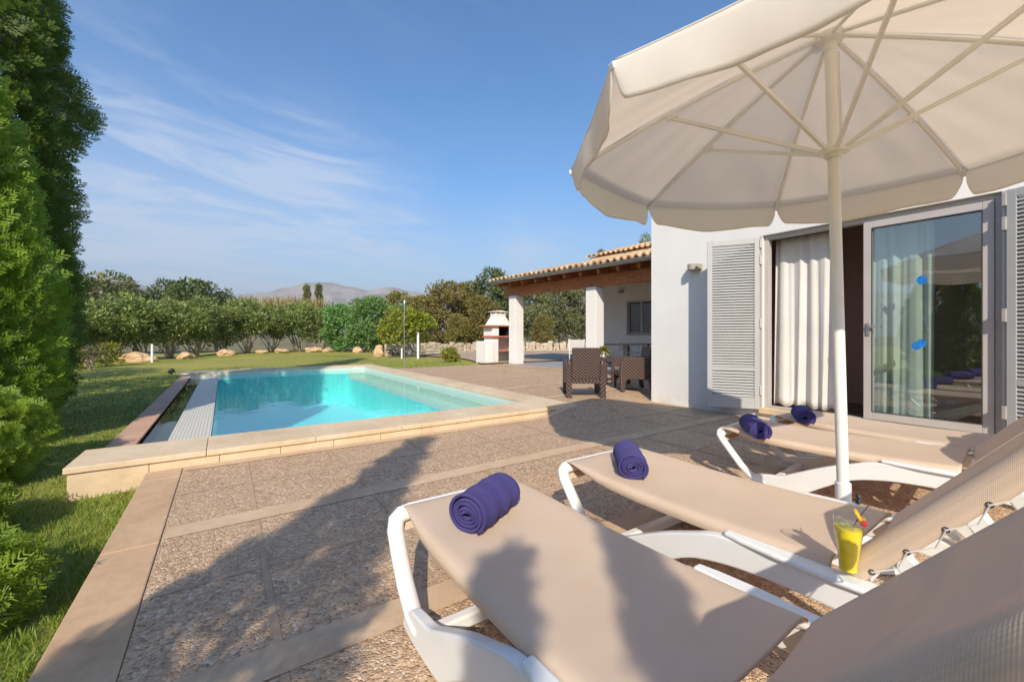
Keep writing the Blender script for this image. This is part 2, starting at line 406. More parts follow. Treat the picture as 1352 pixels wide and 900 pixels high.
def make_tree(name, label, cat, h, rad, leafm, barkm, seed, trunk_h=.3, nclump=34, per=150, leaf=(.16,.07), shape='round', group=None, stems=1, lean=0, base_w=.05, crad=(.22,.42), low=None):
    r = np.random.default_rng(seed); t = thing(name, label, cat, group=group)
    h0 = h*trunk_h if low is None else low
    cs, rs = crown(h0 + rad*.25, h - rad*.22, rad, nclump, r, shape, crad)
    p, d = clump_points(cs, rs, per/ (rad**1.6) * 1.0 * (rad**1.6), r)
    me = np_mesh('crown', leaves(p, d, leaf[0], leaf[1], r), 4); finish('crown', me, leafm, t)
    mb = MB()
    if stems == 1:
        top = (lean, 0, h*.55)
        limb(mb, (0,0,-.1), top, base_w*h*.5, base_w*h*.2, r, 7, .1)
        for i in range(9):
            c = cs[r.integers(len(cs))]; s = r.uniform(.35, .9)
            limb(mb, tuple(np.array(top)*s), tuple(c), base_w*h*.16, .012, r, 5)
    else:
        for i in range(stems):
            a = r.uniform(0, 6.28); c = cs[r.integers(len(cs))]
            limb(mb, (math.cos(a)*.12*rad, math.sin(a)*.12*rad, -.05), tuple(c*np.array([.9,.9,.8])), base_w*h*.32, .012, r, 6, .1)
    mb.build('trunk', barkm, t, smooth=True)
    return t

def spray_proto(r, L=.13, n=9, w=.0042):
    """flat fern-like conifer spray along +x in xy plane -> list of quads (k,4,3)"""
    q = []
    def strip(p, a, l, w0):
        d = np.array([math.cos(a), math.sin(a), 0]); s = np.array([-d[1], d[0], 0])
        z = np.array([0,0,r.normal()*l*.12])
        q.append([p - s*w0*.5, p + s*w0*.5, p + d*l + s*w0*.22 + z, p + d*l - s*w0*.22 + z])
    strip(np.zeros(3), 0, L, w*1.1)
    for i in range(n):
        t = (i+.6)/n; p = np.array([L*t, 0, 0]); l = L*.55*(1-t*.72)*r.uniform(.75,1.15)
        for sg in (1, -1):
            a = sg*R(r.uniform(34,50)); strip(p, a, l, w)
            d = np.array([math.cos(a), math.sin(a), 0])
            for f in (.35,.62,.85):
                if l > L*.2: strip(p + d*l*f, a - sg*R(28), l*.36*(1.15-f*.5), w*.95); strip(p + d*l*f, a + sg*R(38), l*.28*(1.15-f*.5), w*.95)
    return np.array(q)
def conifer(name, label, h, rad_fn, nspray, seed, leafm, L=.13, w=.0042, group=None, nb=9, fn_off=None, zlo=0.02, outward=.75):
    """columnar conifer: sprays on the shell of radius rad_fn(z, angle)"""
    r = np.random.default_rng(seed); t = thing(name, label, 'conifer', group=group)
    protos = [spray_proto(r, 1.0, nb, w/L) for _ in range(5)]
    blobs = [(r.uniform(0, 6.28), r.uniform(.1, h), r.uniform(.18,.45), r.uniform(-.22,.2)) for _ in range(int(h*16))]
    V = []
    zs = r.uniform(zlo, 1, nspray)*h; an = r.uniform(0, 2*math.pi, nspray)
    for i in range(nspray):
        z, a = zs[i], an[i]; rb = rad_fn(z)
        bump = 0.
        for (ba, bz, bs, bw) in blobs:
            da = (a-ba+math.pi) % (2*math.pi) - math.pi; dd = (da*rb)**2 + (z-bz)**2
            if dd < bs*bs*4: bump += bw*math.exp(-dd/(bs*bs))
        rr = rb*(1+bump)*(1 - .55*r.uniform()**2.2)
        P0 = np.array([math.cos(a)*rr, math.sin(a)*rr, z])
        out = np.array([math.cos(a), math.sin(a), 0]); up = np.array([0,0,1.])
        tng = np.array([-math.sin(a), math.cos(a), 0])
        d = out*outward + up*r.uniform(.25,1.0) + tng*r.normal()*.45 + r.normal(size=3)*.12; d /= np.linalg.norm(d)
        s = np.cross(d, tng*r.uniform(.4,1) + out*r.normal()*.5 + up*.15); s /= max(1e-6, np.linalg.norm(s))
        nrm = np.cross(d, s); l = L*r.uniform(.6,1.3)
        q = protos[r.integers(5)]*l; x, y, zz = q[...,0:1], q[...,1:2], q[...,2:3]
        droop = -(x/l)**2*l*.12
        V.append((P0 + d*x + s*y + nrm*zz + up*droop - d*l*.35).reshape(-1,3))
    me = np_mesh('crown', np.concatenate(V), 4); finish('crown', me, leafm, t)
    mb = MB(); limb(mb, (0,0,-.2), (0,0,h*.9), max(.03, rad_fn(.3)*.12), .01, r, 7, .03)
    for i in range(int(h*14)):
        z = r.uniform(.15, .9)*h; a = r.uniform(0, 6.28); rr = rad_fn(z)*.72
        limb(mb, (0,0,z-.12), (math.cos(a)*rr, math.sin(a)*rr, z + rr*.9), .011, .003, r, 4, .1)
    mb.build('trunk', M['bark'], t, smooth=True)
    return t
# ------------------------------------------------------------------ camera, sun, sky
YAW = R(34.6); CY, SY = math.cos(YAW), math.sin(YAW)
def at(b, Y, z=None):
    """ground point at depth Y along the bearing b (b = pixel column of the photo, only a way to write an angle)"""
    t = (b - 676)/551.0; p = (Y*(CY*t + SY), Y*(CY - SY*t))
    return p if z is None else (*p, z)
cam = bpy.data.cameras.new('camera'); co_ = bpy.data.objects.new('camera', cam); col.objects.link(co_)
co_.location = (0, 0, 1.1); co_.rotation_euler = (R(90), 0, -YAW); cam.sensor_width = 36; cam.lens = 551/1352*36
cam.shift_y = -7/1352; cam.clip_start = .02; cam.clip_end = 12000; scn.camera = co_
SUNV = Vector((.594, .806, -.675)).normalized()
sl = bpy.data.lights.new('sun', 'SUN'); so = bpy.data.objects.new('sun', sl); col.objects.link(so)
sl.energy = 4.6; sl.angle = R(.55); sl.color = (1, .89, .735); so.rotation_euler = SUNV.to_track_quat('-Z', 'Y').to_euler(); so.location = (-20, -25, 30)
w = bpy.data.worlds.new('World'); scn.world = w; w.use_nodes = True; t = w.node_tree; n = t.nodes; n.clear(); lk = t.links.new
def wn(ty, **kw):
    nd = n.new(ty)
    for k, v in kw.items(): setattr(nd, k, v)
    return nd
def wmath(op, a, b=0., c=None):
    nd = wn('ShaderNodeMath', operation=op)
    for i, v in enumerate((a, b, c)):
        if v is None: continue
        if isinstance(v, (int, float)): nd.inputs[i].default_value = v
        else: lk(v, nd.inputs[i])
    return nd.outputs[0]
def wramp(f, stops):
    r = wn('ShaderNodeValToRGB'); lk(f, r.inputs[0]); e = r.color_ramp.elements
    while len(e) < len(stops): e.new(.5)
    for i, (p, c) in enumerate(stops): e[i].position = p; e[i].color = (*c, 1) if isinstance(c, tuple) else (c, c, c, 1)
    return r.outputs[0]
sky = wn('ShaderNodeTexSky', sky_type='NISHITA', sun_disc=False, sun_elevation=math.asin(-SUNV.z), sun_rotation=math.atan2(-SUNV.x, -SUNV.y), altitude=20, air_density=1.0, dust_density=.6, ozone_density=2.0)
tc = wn('ShaderNodeTexCoord'); sp = wn('ShaderNodeSeparateXYZ'); lk(tc.outputs['Generated'], sp.inputs[0])
den = wmath('MAXIMUM', wmath('ADD', sp.outputs[2], .12), .05)
cx = wmath('DIVIDE', sp.outputs[0], den); cyy = wmath('DIVIDE', sp.outputs[1], den)
cb = wn('ShaderNodeCombineXYZ'); lk(cx, cb.inputs[0]); lk(cyy, cb.inputs[1])
mp = wn('ShaderNodeMapping'); lk(cb.outputs[0], mp.inputs[0]); mp.inputs['Rotation'].default_value = (0,0,R(-62)); mp.inputs['Scale'].default_value = (.55, 1.15, 1); mp.inputs['Location'].default_value = (1.3, .4, 0)
def wnoise(sc, det, rough, dist=0.):
    nd = wn('ShaderNodeTexNoise'); lk(mp.outputs[0], nd.inputs['Vector']); nd.inputs['Scale'].default_value = sc; nd.inputs['Detail'].default_value = det; nd.inputs['Roughness'].default_value = rough; nd.inputs['Distortion'].default_value = dist; return nd.outputs[0]
wisp = wnoise(1.9, 10, .66, 1.3); veil = wnoise(.55, 6, .55, .3)
def lobe(b, v, size):
    """soft patch of sky round one direction"""
    d = Vector(((b-676)/551*CY + SY, CY - SY*(b-676)/551, (443-v)/551)).normalized()
    dp = wn('ShaderNodeVectorMath', operation='DOT_PRODUCT'); nm = wn('ShaderNodeVectorMath', operation='NORMALIZE'); lk(tc.outputs['Generated'], nm.inputs[0]); lk(nm.outputs[0], dp.inputs[0]); dp.inputs[1].default_value = d
    a = wmath('SUBTRACT', 1., dp.outputs['Value']); return wmath('POWER', 2.718, wmath('MULTIPLY', a, -1./(1-math.cos(R(size)))))
mask = wmath('ADD', wmath('MULTIPLY', lobe(170, 285, 10), .9), wmath('MULTIPLY', lobe(415, 215, 6), .85))
mask = wmath('ADD', mask, wmath('ADD', wmath('MULTIPLY', lobe(330, 318, 9), .7), wmath('MULTIPLY', lobe(520, 330, 7), .55)))
mask = wmath('ADD', mask, wmath('ADD', wmath('MULTIPLY', lobe(690, 325, 4.5), .6), wmath('MULTIPLY', lobe(150, 140, 6), .3)))
mask = wmath('ADD', mask, .05)
wv = wramp(wisp, [(.44, 0.), (.66, 1.)]); vv = wramp(veil, [(.32, .12), (.68, .75)])
cl = wmath('MINIMUM', wmath('MULTIPLY', mask, wmath('ADD', wmath('MULTIPLY', wv, .65), wmath('MULTIPLY', vv, .5))), .55)
cl = wmath('MULTIPLY', cl, wramp(sp.outputs[2], [(.0, 0.), (.06, 1.)]))
hs = wn('ShaderNodeHueSaturation'); lk(sky.outputs[0], hs.inputs['Color']); hs.inputs['Saturation'].default_value = 1.27
mxw = wn('ShaderNodeMix', data_type='RGBA'); lk(cl, mxw.inputs[0]); lk(hs.outputs[0], mxw.inputs[6]); mxw.inputs[7].default_value = (4.1, 4.35, 4.8, 1)
mxh = wn('ShaderNodeMix', data_type='RGBA'); lk(wramp(sp.outputs[2], [(.0, .8), (.10, .55), (.34, 0.)]), mxh.inputs[0]); lk(hs.outputs[0], mxh.inputs[6]); mxh.inputs[7].default_value = (2.15, 2.5, 2.95, 1); lk(mxh.outputs[2], mxw.inputs[6])
bg = wn('ShaderNodeBackground'); lk(mxw.outputs[2], bg.inputs[0]); bg.inputs[1].default_value = .145
wo = wn('ShaderNodeOutputWorld'); lk(bg.outputs[0], wo.inputs[0])
scn.view_settings.view_transform = 'Standard'; scn.view_settings.look = 'None'; scn.view_settings.gamma = 1; scn.view_settings.exposure = .42
scn.cycles.use_denoising = True; scn.cycles.denoiser = 'OPENIMAGEDENOISE'; scn.cycles.denoising_input_passes = 'RGB_ALBEDO_NORMAL'; scn.cycles.denoising_prefilter = 'ACCURATE'; scn.cycles.max_bounces = 10; scn.cycles.transparent_max_bounces = 24; scn.cycles.diffuse_bounces = 4; scn.cycles.glossy_bounces = 4
scn.cycles.caustics_reflective = False; scn.cycles.caustics_refractive = False; scn.cycles.volume_bounces = 0

# ------------------------------------------------------------------ ground
def zl(x, y):
    z = -.05 - .09*math.exp(-((x+1.1)**2 + (y-4.0)**2)/3.0)
    z += .10*sstep(4.0, 4.6, x)*sstep(11.6, 12.2, y)*1.45 + .05*sstep(13.8, 14.9, y)*sstep(-1.2, 0, x)*(1 - sstep(4.0, 4.6, x))*1.6
    z += .05*sstep(15, 20, y)*(1-sstep(4.0, 4.6, x)); z += .03*math.sin(x*.35+1)*math.sin(y*.3)*sstep(1.5, 6, max(abs(x-1.6)-2.6, y-15))
    return z
def zp(x, y):
    yy = y - max(0, x-4.6)*.6
    return .112*sstep(3.45, 4.05, x)*sstep(3.55, 4.45, yy)
def axis(bp, fine):
    out = []
    for a, b, st in zip(bp[:-1], bp[1:], fine):
        k = max(1, round((b-a)/st)); out += [a + (b-a)*i/k for i in range(k)]
    return out + [bp[-1]]
xs = axis([-45,-8,-2.5,-.97,4.17,9,50], [3,.6,.2,.6,.4,3]); ys = axis([-30,-2,1,4.43,14.75,20,33], [4,.6,.25,.6,.4,1.2])
mb = MB()
for i, x in enumerate(xs):
    for y in ys: mb.v.append((x, y, zl(x, y)))
ny = len(ys)
for i in range(len(xs)-1):
    for j in range(ny-1):
        xm, ym = (xs[i]+xs[i+1])/2, (ys[j]+ys[j+1])/2
        if -.97 < xm < 4.17 and 4.43 < ym < 14.75: continue
        mb.f.append((i*ny+j, (i+1)*ny+j, (i+1)*ny+j+1, i*ny+j+1))
struct(mb.build('lawn', M['lawn'], smooth=True))
mb = MB(); k = 48
rad = [0, 60, 200, 800, 2500, 6000]
mb.v.append((8, 16, -.35))
for r_ in rad[1:]:
    for a in range(k): mb.v.append((8 + r_*math.cos(2*math.pi*a/k), 16 + r_*math.sin(2*math.pi*a/k), -.35 if r_ < 100 else -.6))
for a in range(k): mb.f.append((0, 1+a, 1+(a+1) % k))
for q in range(len(rad)-2):
    for a in range(k): mb.f.append((1+q*k+a, 1+(q+1)*k+a, 1+(q+1)*k+(a+1) % k, 1+q*k+(a+1) % k))
# leave the middle open under the pool: the first ring is replaced by a frame round the lawn
mb.f = mb.f[k:]
mb.add([(-45,-30,-.36),(50,-30,-.36),(50,33,-.36),(-45,33,-.36)], [])
o0 = len(mb.v) - 4
def near(i): x, y, z = mb.v[1+i]; return o0 + (2 if x > 2 and y > 1 else 3 if y > 1 else 1 if x > 2 else 0)
for a in range(k):
    p, q = near(a), near((a+1) % k)
    mb.f.append((1+a, 1+(a+1) % k, p) if p == q else (1+a, 1+(a+1) % k, q, p))
struct(mb.build('ground', M['field']))
# gravel yard behind the barbecue
mb = MB(); poly = [(7.25,12.35),(7.7,13.6),(8.1,15.0),(8.3,16.6),(8.0,18.2),(7.6,19.6),(8.6,20.2),(14.4,23.4),(26,27),(30,20),(30,4.6),(11.6,4.6),(11.2,12.2)]
mb.add([(x, y, zl(x, y)+.05 if y > 12 else .13) for x, y in poly], [tuple(range(len(poly)))]); struct(mb.build('gravel_yard', M['gravel']))
# terrace paving
mb = MB(); xs = axis([-.28, 3.4, 6.0, 9.2], [1.2,.15,.8]); ys = axis([-6, 3.4, 5.2, 12.3], [1.5,.12,.8]); ny = len(ys)
for x in xs:
    for y in ys: mb.v.append((x, y, zp(x, y)))
for i in range(len(xs)-1):
    for j in range(ny-1):
        xm, ym = (xs[i]+xs[i+1])/2, (ys[j]+ys[j+1])/2
        if xm < 4.17 and ym > 4.5: continue
        if xm > 5.95 and ym < 4.40: continue
        mb.f.append((i*ny+j, (i+1)*ny+j, (i+1)*ny+j+1, i*ny+j+1))
struct(mb.build('terrace_paving', M['pebble'], smooth=True))
def ribbon(mb, p0, p1, wd, dz, fz=zp, n=40):
    p0, p1 = Vector(p0), Vector(p1); d = (p1-p0); s = Vector((-d.y, d.x)).normalized()*wd/2
    def fn(u, v_): q = p0 + d*u + s*v_; return (q.x, q.y, fz(q.x, q.y)+dz)
    mb.grid(fn, [i/n for i in range(n+1)], [-1, 1])
mb = MB()
for y in (3.0, 1.62, .22, -1.2, -2.6): ribbon(mb, (-.27, y), (5.85, y+.02), .165, .004)
ribbon(mb, (-.27, 4.36), (4.1, 4.36), .13, .004)
for x, y in ((4.2, 6.45), (4.2, 7.93), (4.2, 10.05), (4.2, 5.15)): ribbon(mb, (x, y), (8.3, y+.36), .14, .004)
ribbon(mb, (7.55, 12.1), (8.45, 4.8), .14, .0085)
struct(mb.build('paving_strip', M['strip']))
mb = MB()
for x in (.16, .86, 1.58, 2.3, 3.02, 3.74, 4.46, 5.18):
    for a, b in ((3.085, 4.29), (1.705, 2.915), (.305, 1.535), (-1.11, .135), (-2.5, -1.29)): ribbon(mb, (x, a), (x, b), .028, .003, n=16)
for y in (3.69, 2.31, .92): ribbon(mb, (-.27, y), (5.85, y), .026, .0022)
struct(mb.build('paving_joint', M['grout']))
mb = MB(); y = -6.0
while y < 4.42:
    y1 = min(y + 1.27, 4.425); mb.box(-.515, -.283, y+.003, y1-.003, -.3, .004); y = y1
struct(mb.build('border_kerb', M['border'], bevel=.006))

# ------------------------------------------------------------------ pool
pool = thing('swimming_pool', 'long turquoise swimming pool with raised sandstone coping beside the paved terrace', 'swimming pool', (1.6, 9.6, 0))
pool_off = Vector((-1.6, -9.6, 0))
def pb(mb, name, mat, **kw):
    mb.v = [tuple(Vector(v) + pool_off) for v in mb.v]; return mb.build(name, mat, pool, **kw)
def slabs(mb, x0, x1, y0, y1, z0, z1, along, step, gap=.0035, jit=0.0):
    a, b = (x0, x1) if along == 'x' else (y0, y1); n_ = max(1, round((b-a)/step))
    for i in range(n_):
        p, q = a + (b-a)*i/n_ + gap/2, a + (b-a)*(i+1)/n_ - gap/2
        if along == 'x': mb.box(p, q, y0, y1, z0, z1)
        else: mb.box(x0, x1, p, q, z0, z1)
mb = MB(); slabs(mb, -.985, 4.18, 4.418, 5.04, .071, .118, 'x', .86); pb(mb, 'front_coping', M['coping'], bevel=.006)
mb = MB(); slabs(mb, -.965, 4.165, 4.435, 5.03, -.35, .069, 'x', .455); pb(mb, 'front_riser', M['coping'], bevel=.003)
mb = MB(); slabs(mb, 3.745, 4.18, 5.043, 13.897, .071, .118, 'y', .82); pb(mb, 'side_coping', M['coping'], bevel=.006)
mb = MB(); slabs(mb, -1.02, 4.18, 13.9, 14.76, .071, .118, 'x', .86); pb(mb, 'far_coping', M['coping'], bevel=.006)
mb = MB(); slabs(mb, -.97, -.735, 5.033, 13.89, -.35, .0, 'y', 1.1); pb(mb, 'overflow_kerb', M['redcoping'], bevel=.005)
mb = MB(); mb.add([(-.5,5.03,-.03),(-.5,13.9,-.03),(-.12,13.9,.014),(-.12,5.03,.014),(-.5,5.03,-.3),(-.5,13.9,-.3),(-.12,5.03,-.1),(-.12,13.9,-.1)], [(0,3,2,1),(0,1,5,4),(3,6,7,2)]); pb(mb, 'overflow_grating', M['grate'])
mb = MB(); mb.add([(-.735,5.03,-.22),(-.5,5.03,-.22),(-.5,13.9,-.22),(-.735,13.9,-.22)], [(0,1,2,3)]); mb.add([(-.735,5.03,-.22),(-.735,13.9,-.22),(-.735,13.9,-.02),(-.735,5.03,-.02)], [(0,1,2,3)]); pb(mb, 'overflow_trough', M['troughwall'])
D = -.95; xl, xr, yf, yb = -.12, 3.75, 5.03, 13.9; lx, ly = 3.27, 13.895
mb = MB(); mb.add([(xl,yf,D),(lx,yf,D),(lx,ly,D),(xl,ly,D)], [(0,1,2,3)])
mb.add([(xl,yf,D),(xl,ly,D),(xl,ly,.0),(xl,yf,.0)], [(0,1,2,3)]); mb.add([(xl,yf,D),(lx,yf,D),(lx,yf,-.02),(xl,yf,-.02)], [(0,1,2,3)])
mb.add([(lx,yf,D),(lx,ly,D),(lx,ly,-.26),(lx,yf,-.26)], [(0,1,2,3)]); mb.add([(xl,ly,D),(lx,ly,D),(lx,ly,-.03),(xl,ly,-.03)], [(0,1,2,3)])
pb(mb, 'basin', M['poolwall'])
mb = MB(); mb.add([(lx,yf,-.259),(xr,yf,-.259),(xr,yb,-.259),(lx,yb,-.259)], [(0,1,2,3)])
mb.add([(xr,yf,-.36),(xr,yb,-.36),(xr,yb,.071),(xr,yf,.071)], [(0,1,2,3)]); mb.add([(-.735,yb,-.36),(xr,yb,-.36),(xr,yb,.071),(-.735,yb,.071)], [(0,1,2,3)]); mb.add([(lx,yf+.002,-.36),(xr,yf+.002,-.36),(xr,yf+.002,.07),(lx,yf+.002,.07)], [(0,1,2,3)])
pb(mb, 'ledge', M['poolwhite'])
mb = MB(); mb.box(3.42, 3.6, 13.888, 13.899, .025, .062); pb(mb, 'skimmer_plate', M['whiteplastic'])
mb = MB(); mb.add([(xl,yf,.010),(xr,yf,.010),(xr,yb,.010),(xl,yb,.010)], [(0,1,2,3)]); struct(mb.build('pool_water', M['water']))
mb = MB(); mb.add([(-.735,5.03,-.04),(-.5,5.03,-.04),(-.5,13.9,-.04),(-.735,13.9,-.04)], [(0,1,2,3)]); struct(mb.build('trough_water', M['trough']))

# ------------------------------------------------------------------ villa
PO = (8.52, 12.09, 0); PRZ = R(5.5); MW = Matrix.Translation(PO) @ Matrix.Rotation(PRZ, 4, 'Z')
villa = thing('villa', 'white rendered villa with a flat fronted bedroom and clay tiled main roof', 'house', (0,0,0))
oy0, oy1, oz0, oz1 = .60, 2.68, .07, 2.43
mb = MB(); mb.box(5.9, 6.15, -4.5, oy0, -.3, 3.35); mb.box(5.9, 6.15, oy0, oy1, oz1, 3.35); mb.box(5.9, 6.15, oy0, oy1, -.3, oz0); mb.box(5.9, 6.15, oy1, 4.435, -.3, 3.35)
mb.box(6.152, 10.6, 4.185, 4.434, -.3, 3.35); mb.box(6.152, 10.6, -4.5, -4.25, -.3, 3.35); mb.box(10.35, 10.598, -4.25, 4.185, -.3, 3.35)
mb.build('bedroom_wall', M['stucco'], villa)
mb = MB(); mb.box(6.15, 10.35, -4.25, 4.185, 3.0, 3.2); mb.build('flat_roof', M['strip'], villa)
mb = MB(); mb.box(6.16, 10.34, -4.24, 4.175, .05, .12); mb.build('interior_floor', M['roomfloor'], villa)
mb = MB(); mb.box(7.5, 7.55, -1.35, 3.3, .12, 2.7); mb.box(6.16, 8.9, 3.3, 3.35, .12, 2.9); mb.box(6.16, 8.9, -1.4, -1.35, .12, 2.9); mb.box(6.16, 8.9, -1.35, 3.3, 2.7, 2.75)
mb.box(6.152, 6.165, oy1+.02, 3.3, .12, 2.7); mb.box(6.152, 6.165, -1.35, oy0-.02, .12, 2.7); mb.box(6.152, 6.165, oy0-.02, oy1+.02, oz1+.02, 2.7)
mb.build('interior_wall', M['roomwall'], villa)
mb = MB(); mb.box(5.85, 6.15, oy0-.04, oy1+.03, .071, .145); mb.build('door_sill', M['coping'], villa, bevel=.006)
fr = MB(); fr.box(5.955, 6.05, oy0+.002, oy0+.05, .147, oz1-.002); fr.box(5.955, 6.05, oy1-.05, oy1-.002, .147, oz1-.002); fr.box(5.955, 6.05, oy0+.05, oy1-.05, oz1-.055, oz1-.002); fr.box(5.957, 6.05, oy0+.05, oy1-.05, .147, .168)
dfr = fr.build('door_frame', M['alu'], villa, bevel=.004)
# right leaf of the door
ly0, ly1, lz0, lz1 = .652, 1.625, .170, 2.372
fr = MB(); fr.box(5.935, 5.99, ly0, ly0+.075, lz0, lz1); fr.box(5.935, 5.99, ly1-.075, ly1, lz0, lz1); fr.box(5.936, 5.99, ly0+.075, ly1-.075, lz1-.075, lz1); fr.box(5.936, 5.99, ly0+.075, ly1-.075, lz0, lz0+.085)
dl = fr.build('glass_door', M['alu'], villa, bevel=.004)
g = MB(); g.box(5.962, 5.968, ly0+.07, ly1-.07, lz0+.08, lz1-.07); g.build('pane', M['glass'], dl)
g = MB(); g.box(5.932, 5.937, ly0+.073, ly0+.081, lz0+.083, lz1-.073); g.box(5.932, 5.937, ly1-.081, ly1-.073, lz0+.083, lz1-.073); g.box(5.932, 5.937, ly0+.081, ly1-.081, lz1-.081, lz1-.073); g.box(5.932, 5.937, ly0+.081, ly1-.081, lz0+.083, lz0+.091); g.build('gasket', M['darkmetal'], dl)
g = MB(); g.box(5.922, 5.935, ly1-.055, ly1-.025, 1.10, 1.24); g.bar((5.905, ly1-.04, 1.2), (5.905, ly1-.15, 1.2), .016, .02); g.bar((5.935, ly1-.04, 1.2), (5.9, ly1-.04, 1.2), .016, .016); g.build('handle', M['steel'], dl, bevel=.003)
def shutter(hinge, ang, wd, z0, z1, side):
    Ms = Matrix.Translation((hinge[0], hinge[1], 0)) @ Matrix.Rotation(ang, 4, 'Z')
    m_ = MB(); st = .062; ys_ = (0, wd) if side > 0 else (-wd, 0)
    a, b = ys_
    m_.box(-.02, .02, a, a+st, z0, z1, Ms); m_.box(-.02, .02, b-st, b, z0, z1, Ms)
    for (p, q) in ((z1-.075, z1), (z0+.5, z0+.55), (z0, z0+.15)): m_.box(-.018, .018, a+st, b-st, p, q, Ms)
    so_ = m_.build('shutter', M['shutter'], villa, bevel=.003)
    m_ = MB()
    for (p, q) in ((z0+.155, z0+.495), (z0+.555, z1-.08)):
        k_ = int((q-p)/.036)
        for i in range(k_):
            zc = p + (i+.5)*(q-p)/k_
            ms = Ms @ Matrix.Translation((0, 0, zc)) @ Matrix.Rotation(R(-48), 4, 'Y'); m_.box(-.022, .022, a+st, b-st, -.003, .003, ms)
    m_.build('louvres', M['shutter'], so_)
    for zc in (z0+.25, (z0+z1)/2, z1-.3, z1-.08):
        m_ = MB(); m_.box(-.032, .025, -.012*side-.014, -.012*side+.014, zc-.06, zc+.06, Ms); m_.build('hinge', M['alu'], so_, bevel=.003)
shutter((5.862, 2.70), R(33), .63, .125, 2.40, 1)
shutter((5.862, .565), R(-16), .66, .15, 2.42, -1)
for (p, q) in ((.573, .598), (2.682, 2.70)): m_ = MB(); m_.box(5.865, 5.9, p, q, .13, 2.42); m_.build('shutter_post', M['shutter'], villa)
# main house behind the porch (porch axes)
def wb(mb, name, mat, **kw):
    mb.v = [tuple(MW @ Vector(v)) for v in mb.v]; return mb.build(name, mat, villa, **kw)
wy0, wy1, wz0, wz1 = -3.58, -2.52, 1.16, 2.32
mb = MB(); mb.box(3.0, 3.3, -7.2, wy0, 0, 4.0); mb.box(3.0, 3.3, wy1, -1.24, 0, 4.0); mb.box(3.0, 3.3, wy0, wy1, 0, wz0); mb.box(3.0, 3.3, wy0, wy1, wz1, 4.0); mb.box(3.302, 8.5, -1.54, -1.242, 0, 4.0); mb.box(8.2, 8.498, -7.2, -1.54, 0, 4.0); mb.box(3.302, 8.2, -7.198, -6.9, 0, 4.0)
mb.prism([(3.3, 4.0), (8.2, 4.0), (5.75, 4.75)], -1.54, -1.244, 'y')
wb(mb, 'main_wall', M['stucco'])
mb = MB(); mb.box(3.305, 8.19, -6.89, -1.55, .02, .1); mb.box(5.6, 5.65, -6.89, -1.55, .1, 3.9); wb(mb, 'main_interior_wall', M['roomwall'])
mb = MB(); mb.box(2.86, 2.998, -7.2, -1.06, 3.86, 3.93); mb.box(2.78, 2.997, -7.2, -1.02, 3.93, 4.02); wb(mb, 'cornice', M['coping'], bevel=.01)
mb = MB(); mb.box(3.1, 3.16, wy0, wy0+.055, wz0, wz1); mb.box(3.1, 3.16, wy1-.055, wy1, wz0, wz1); mb.box(3.1, 3.16, wy0+.055, wy1-.055, wz1-.055, wz1); mb.box(3.1, 3.16, wy0+.055, wy1-.055, wz0, wz0+.055); mb.box(3.102, 3.158, -3.09, -3.01, wz0+.055, wz1-.055)
wf = wb(mb, 'window', M['shutter'], bevel=.004)
mb = MB(); mb.box(3.125, 3.131, wy0+.05, wy1-.05, wz0+.05, wz1-.05); mb.v = [tuple(MW @ Vector(v)) for v in mb.v]; mb.build('pane', M['winglass'], wf)
mb = MB(); mb.box(2.95, 3.1, wy0-.04, wy1+.04, wz0-.045, wz0-.002); mb.v = [tuple(MW @ Vector(v)) for v in mb.v]; mb.build('sill', M['shutter'], wf, bevel=.004)
def tiles(mb, x0, z0, x1, z1, ya, yb, sp=.215, r=.088, tl=.42):
    """barrel tiles running up the slope from (x0,z0) to (x1,z1), laid in columns along y"""
    d = Vector((x1-x0, 0, z1-z0)); L = d.length; d.normalize(); up = Vector((-d.z, 0, d.x)); k_ = int((yb-ya)/sp)
    for c in range(k_+1):
        yc = ya + c*sp
        for row in range(int(L/(tl*.86))+1):
            s0 = row*tl*.86 + random.uniform(-.012, .012); s1 = min(s0+tl, L+.05)
            if s1-s0 < .1: continue
            for (off, sg, lift) in ((0, 1, .035), (sp/2, -1, .045)):
                ra, rb = r*random.uniform(.97,1.03), r*.86; vs = []
                seg = 7
                for (ss, rr, lf) in ((s0, ra, lift+.018), (s1, rb, lift)):
                    for ro in (rr, rr-.016):
                        for q in range(seg+1):
                            a = math.pi*q/seg; p = Vector((x0, yc+off, z0)) + d*ss + Vector((0,1,0))*(math.cos(a)*ro) + up*((math.sin(a)*ro*.8)*sg + lf + (0 if sg > 0 else .035))
                            vs.append(p)
                n1 = seg+1; fs = []
                for q in range(seg):
                    fs += [(q, q+1, 2*n1+q+1, 2*n1+q), (n1+q, 3*n1+q, 3*n1+q+1, n1+q+1), (q, n1+q, n1+q+1, q+1), (2*n1+q, 2*n1+q+1, 3*n1+q+1, 3*n1+q)]
                mb.add(vs, fs)
mb = MB(); tiles(mb, 2.72, 4.02, 5.75, 4.86, -7.1, -1.05); 
wb(mb, 'tiled_roof', M['roof'])
mb = MB(); mb.prism([(2.75, 4.022), (5.75, 4.84), (8.8, 4.0), (8.8, 3.95), (5.75, 4.78), (3.0, 4.001)], -7.15, -1.04, 'y'); wb(mb, 'roof_deck', M['terracotta'])

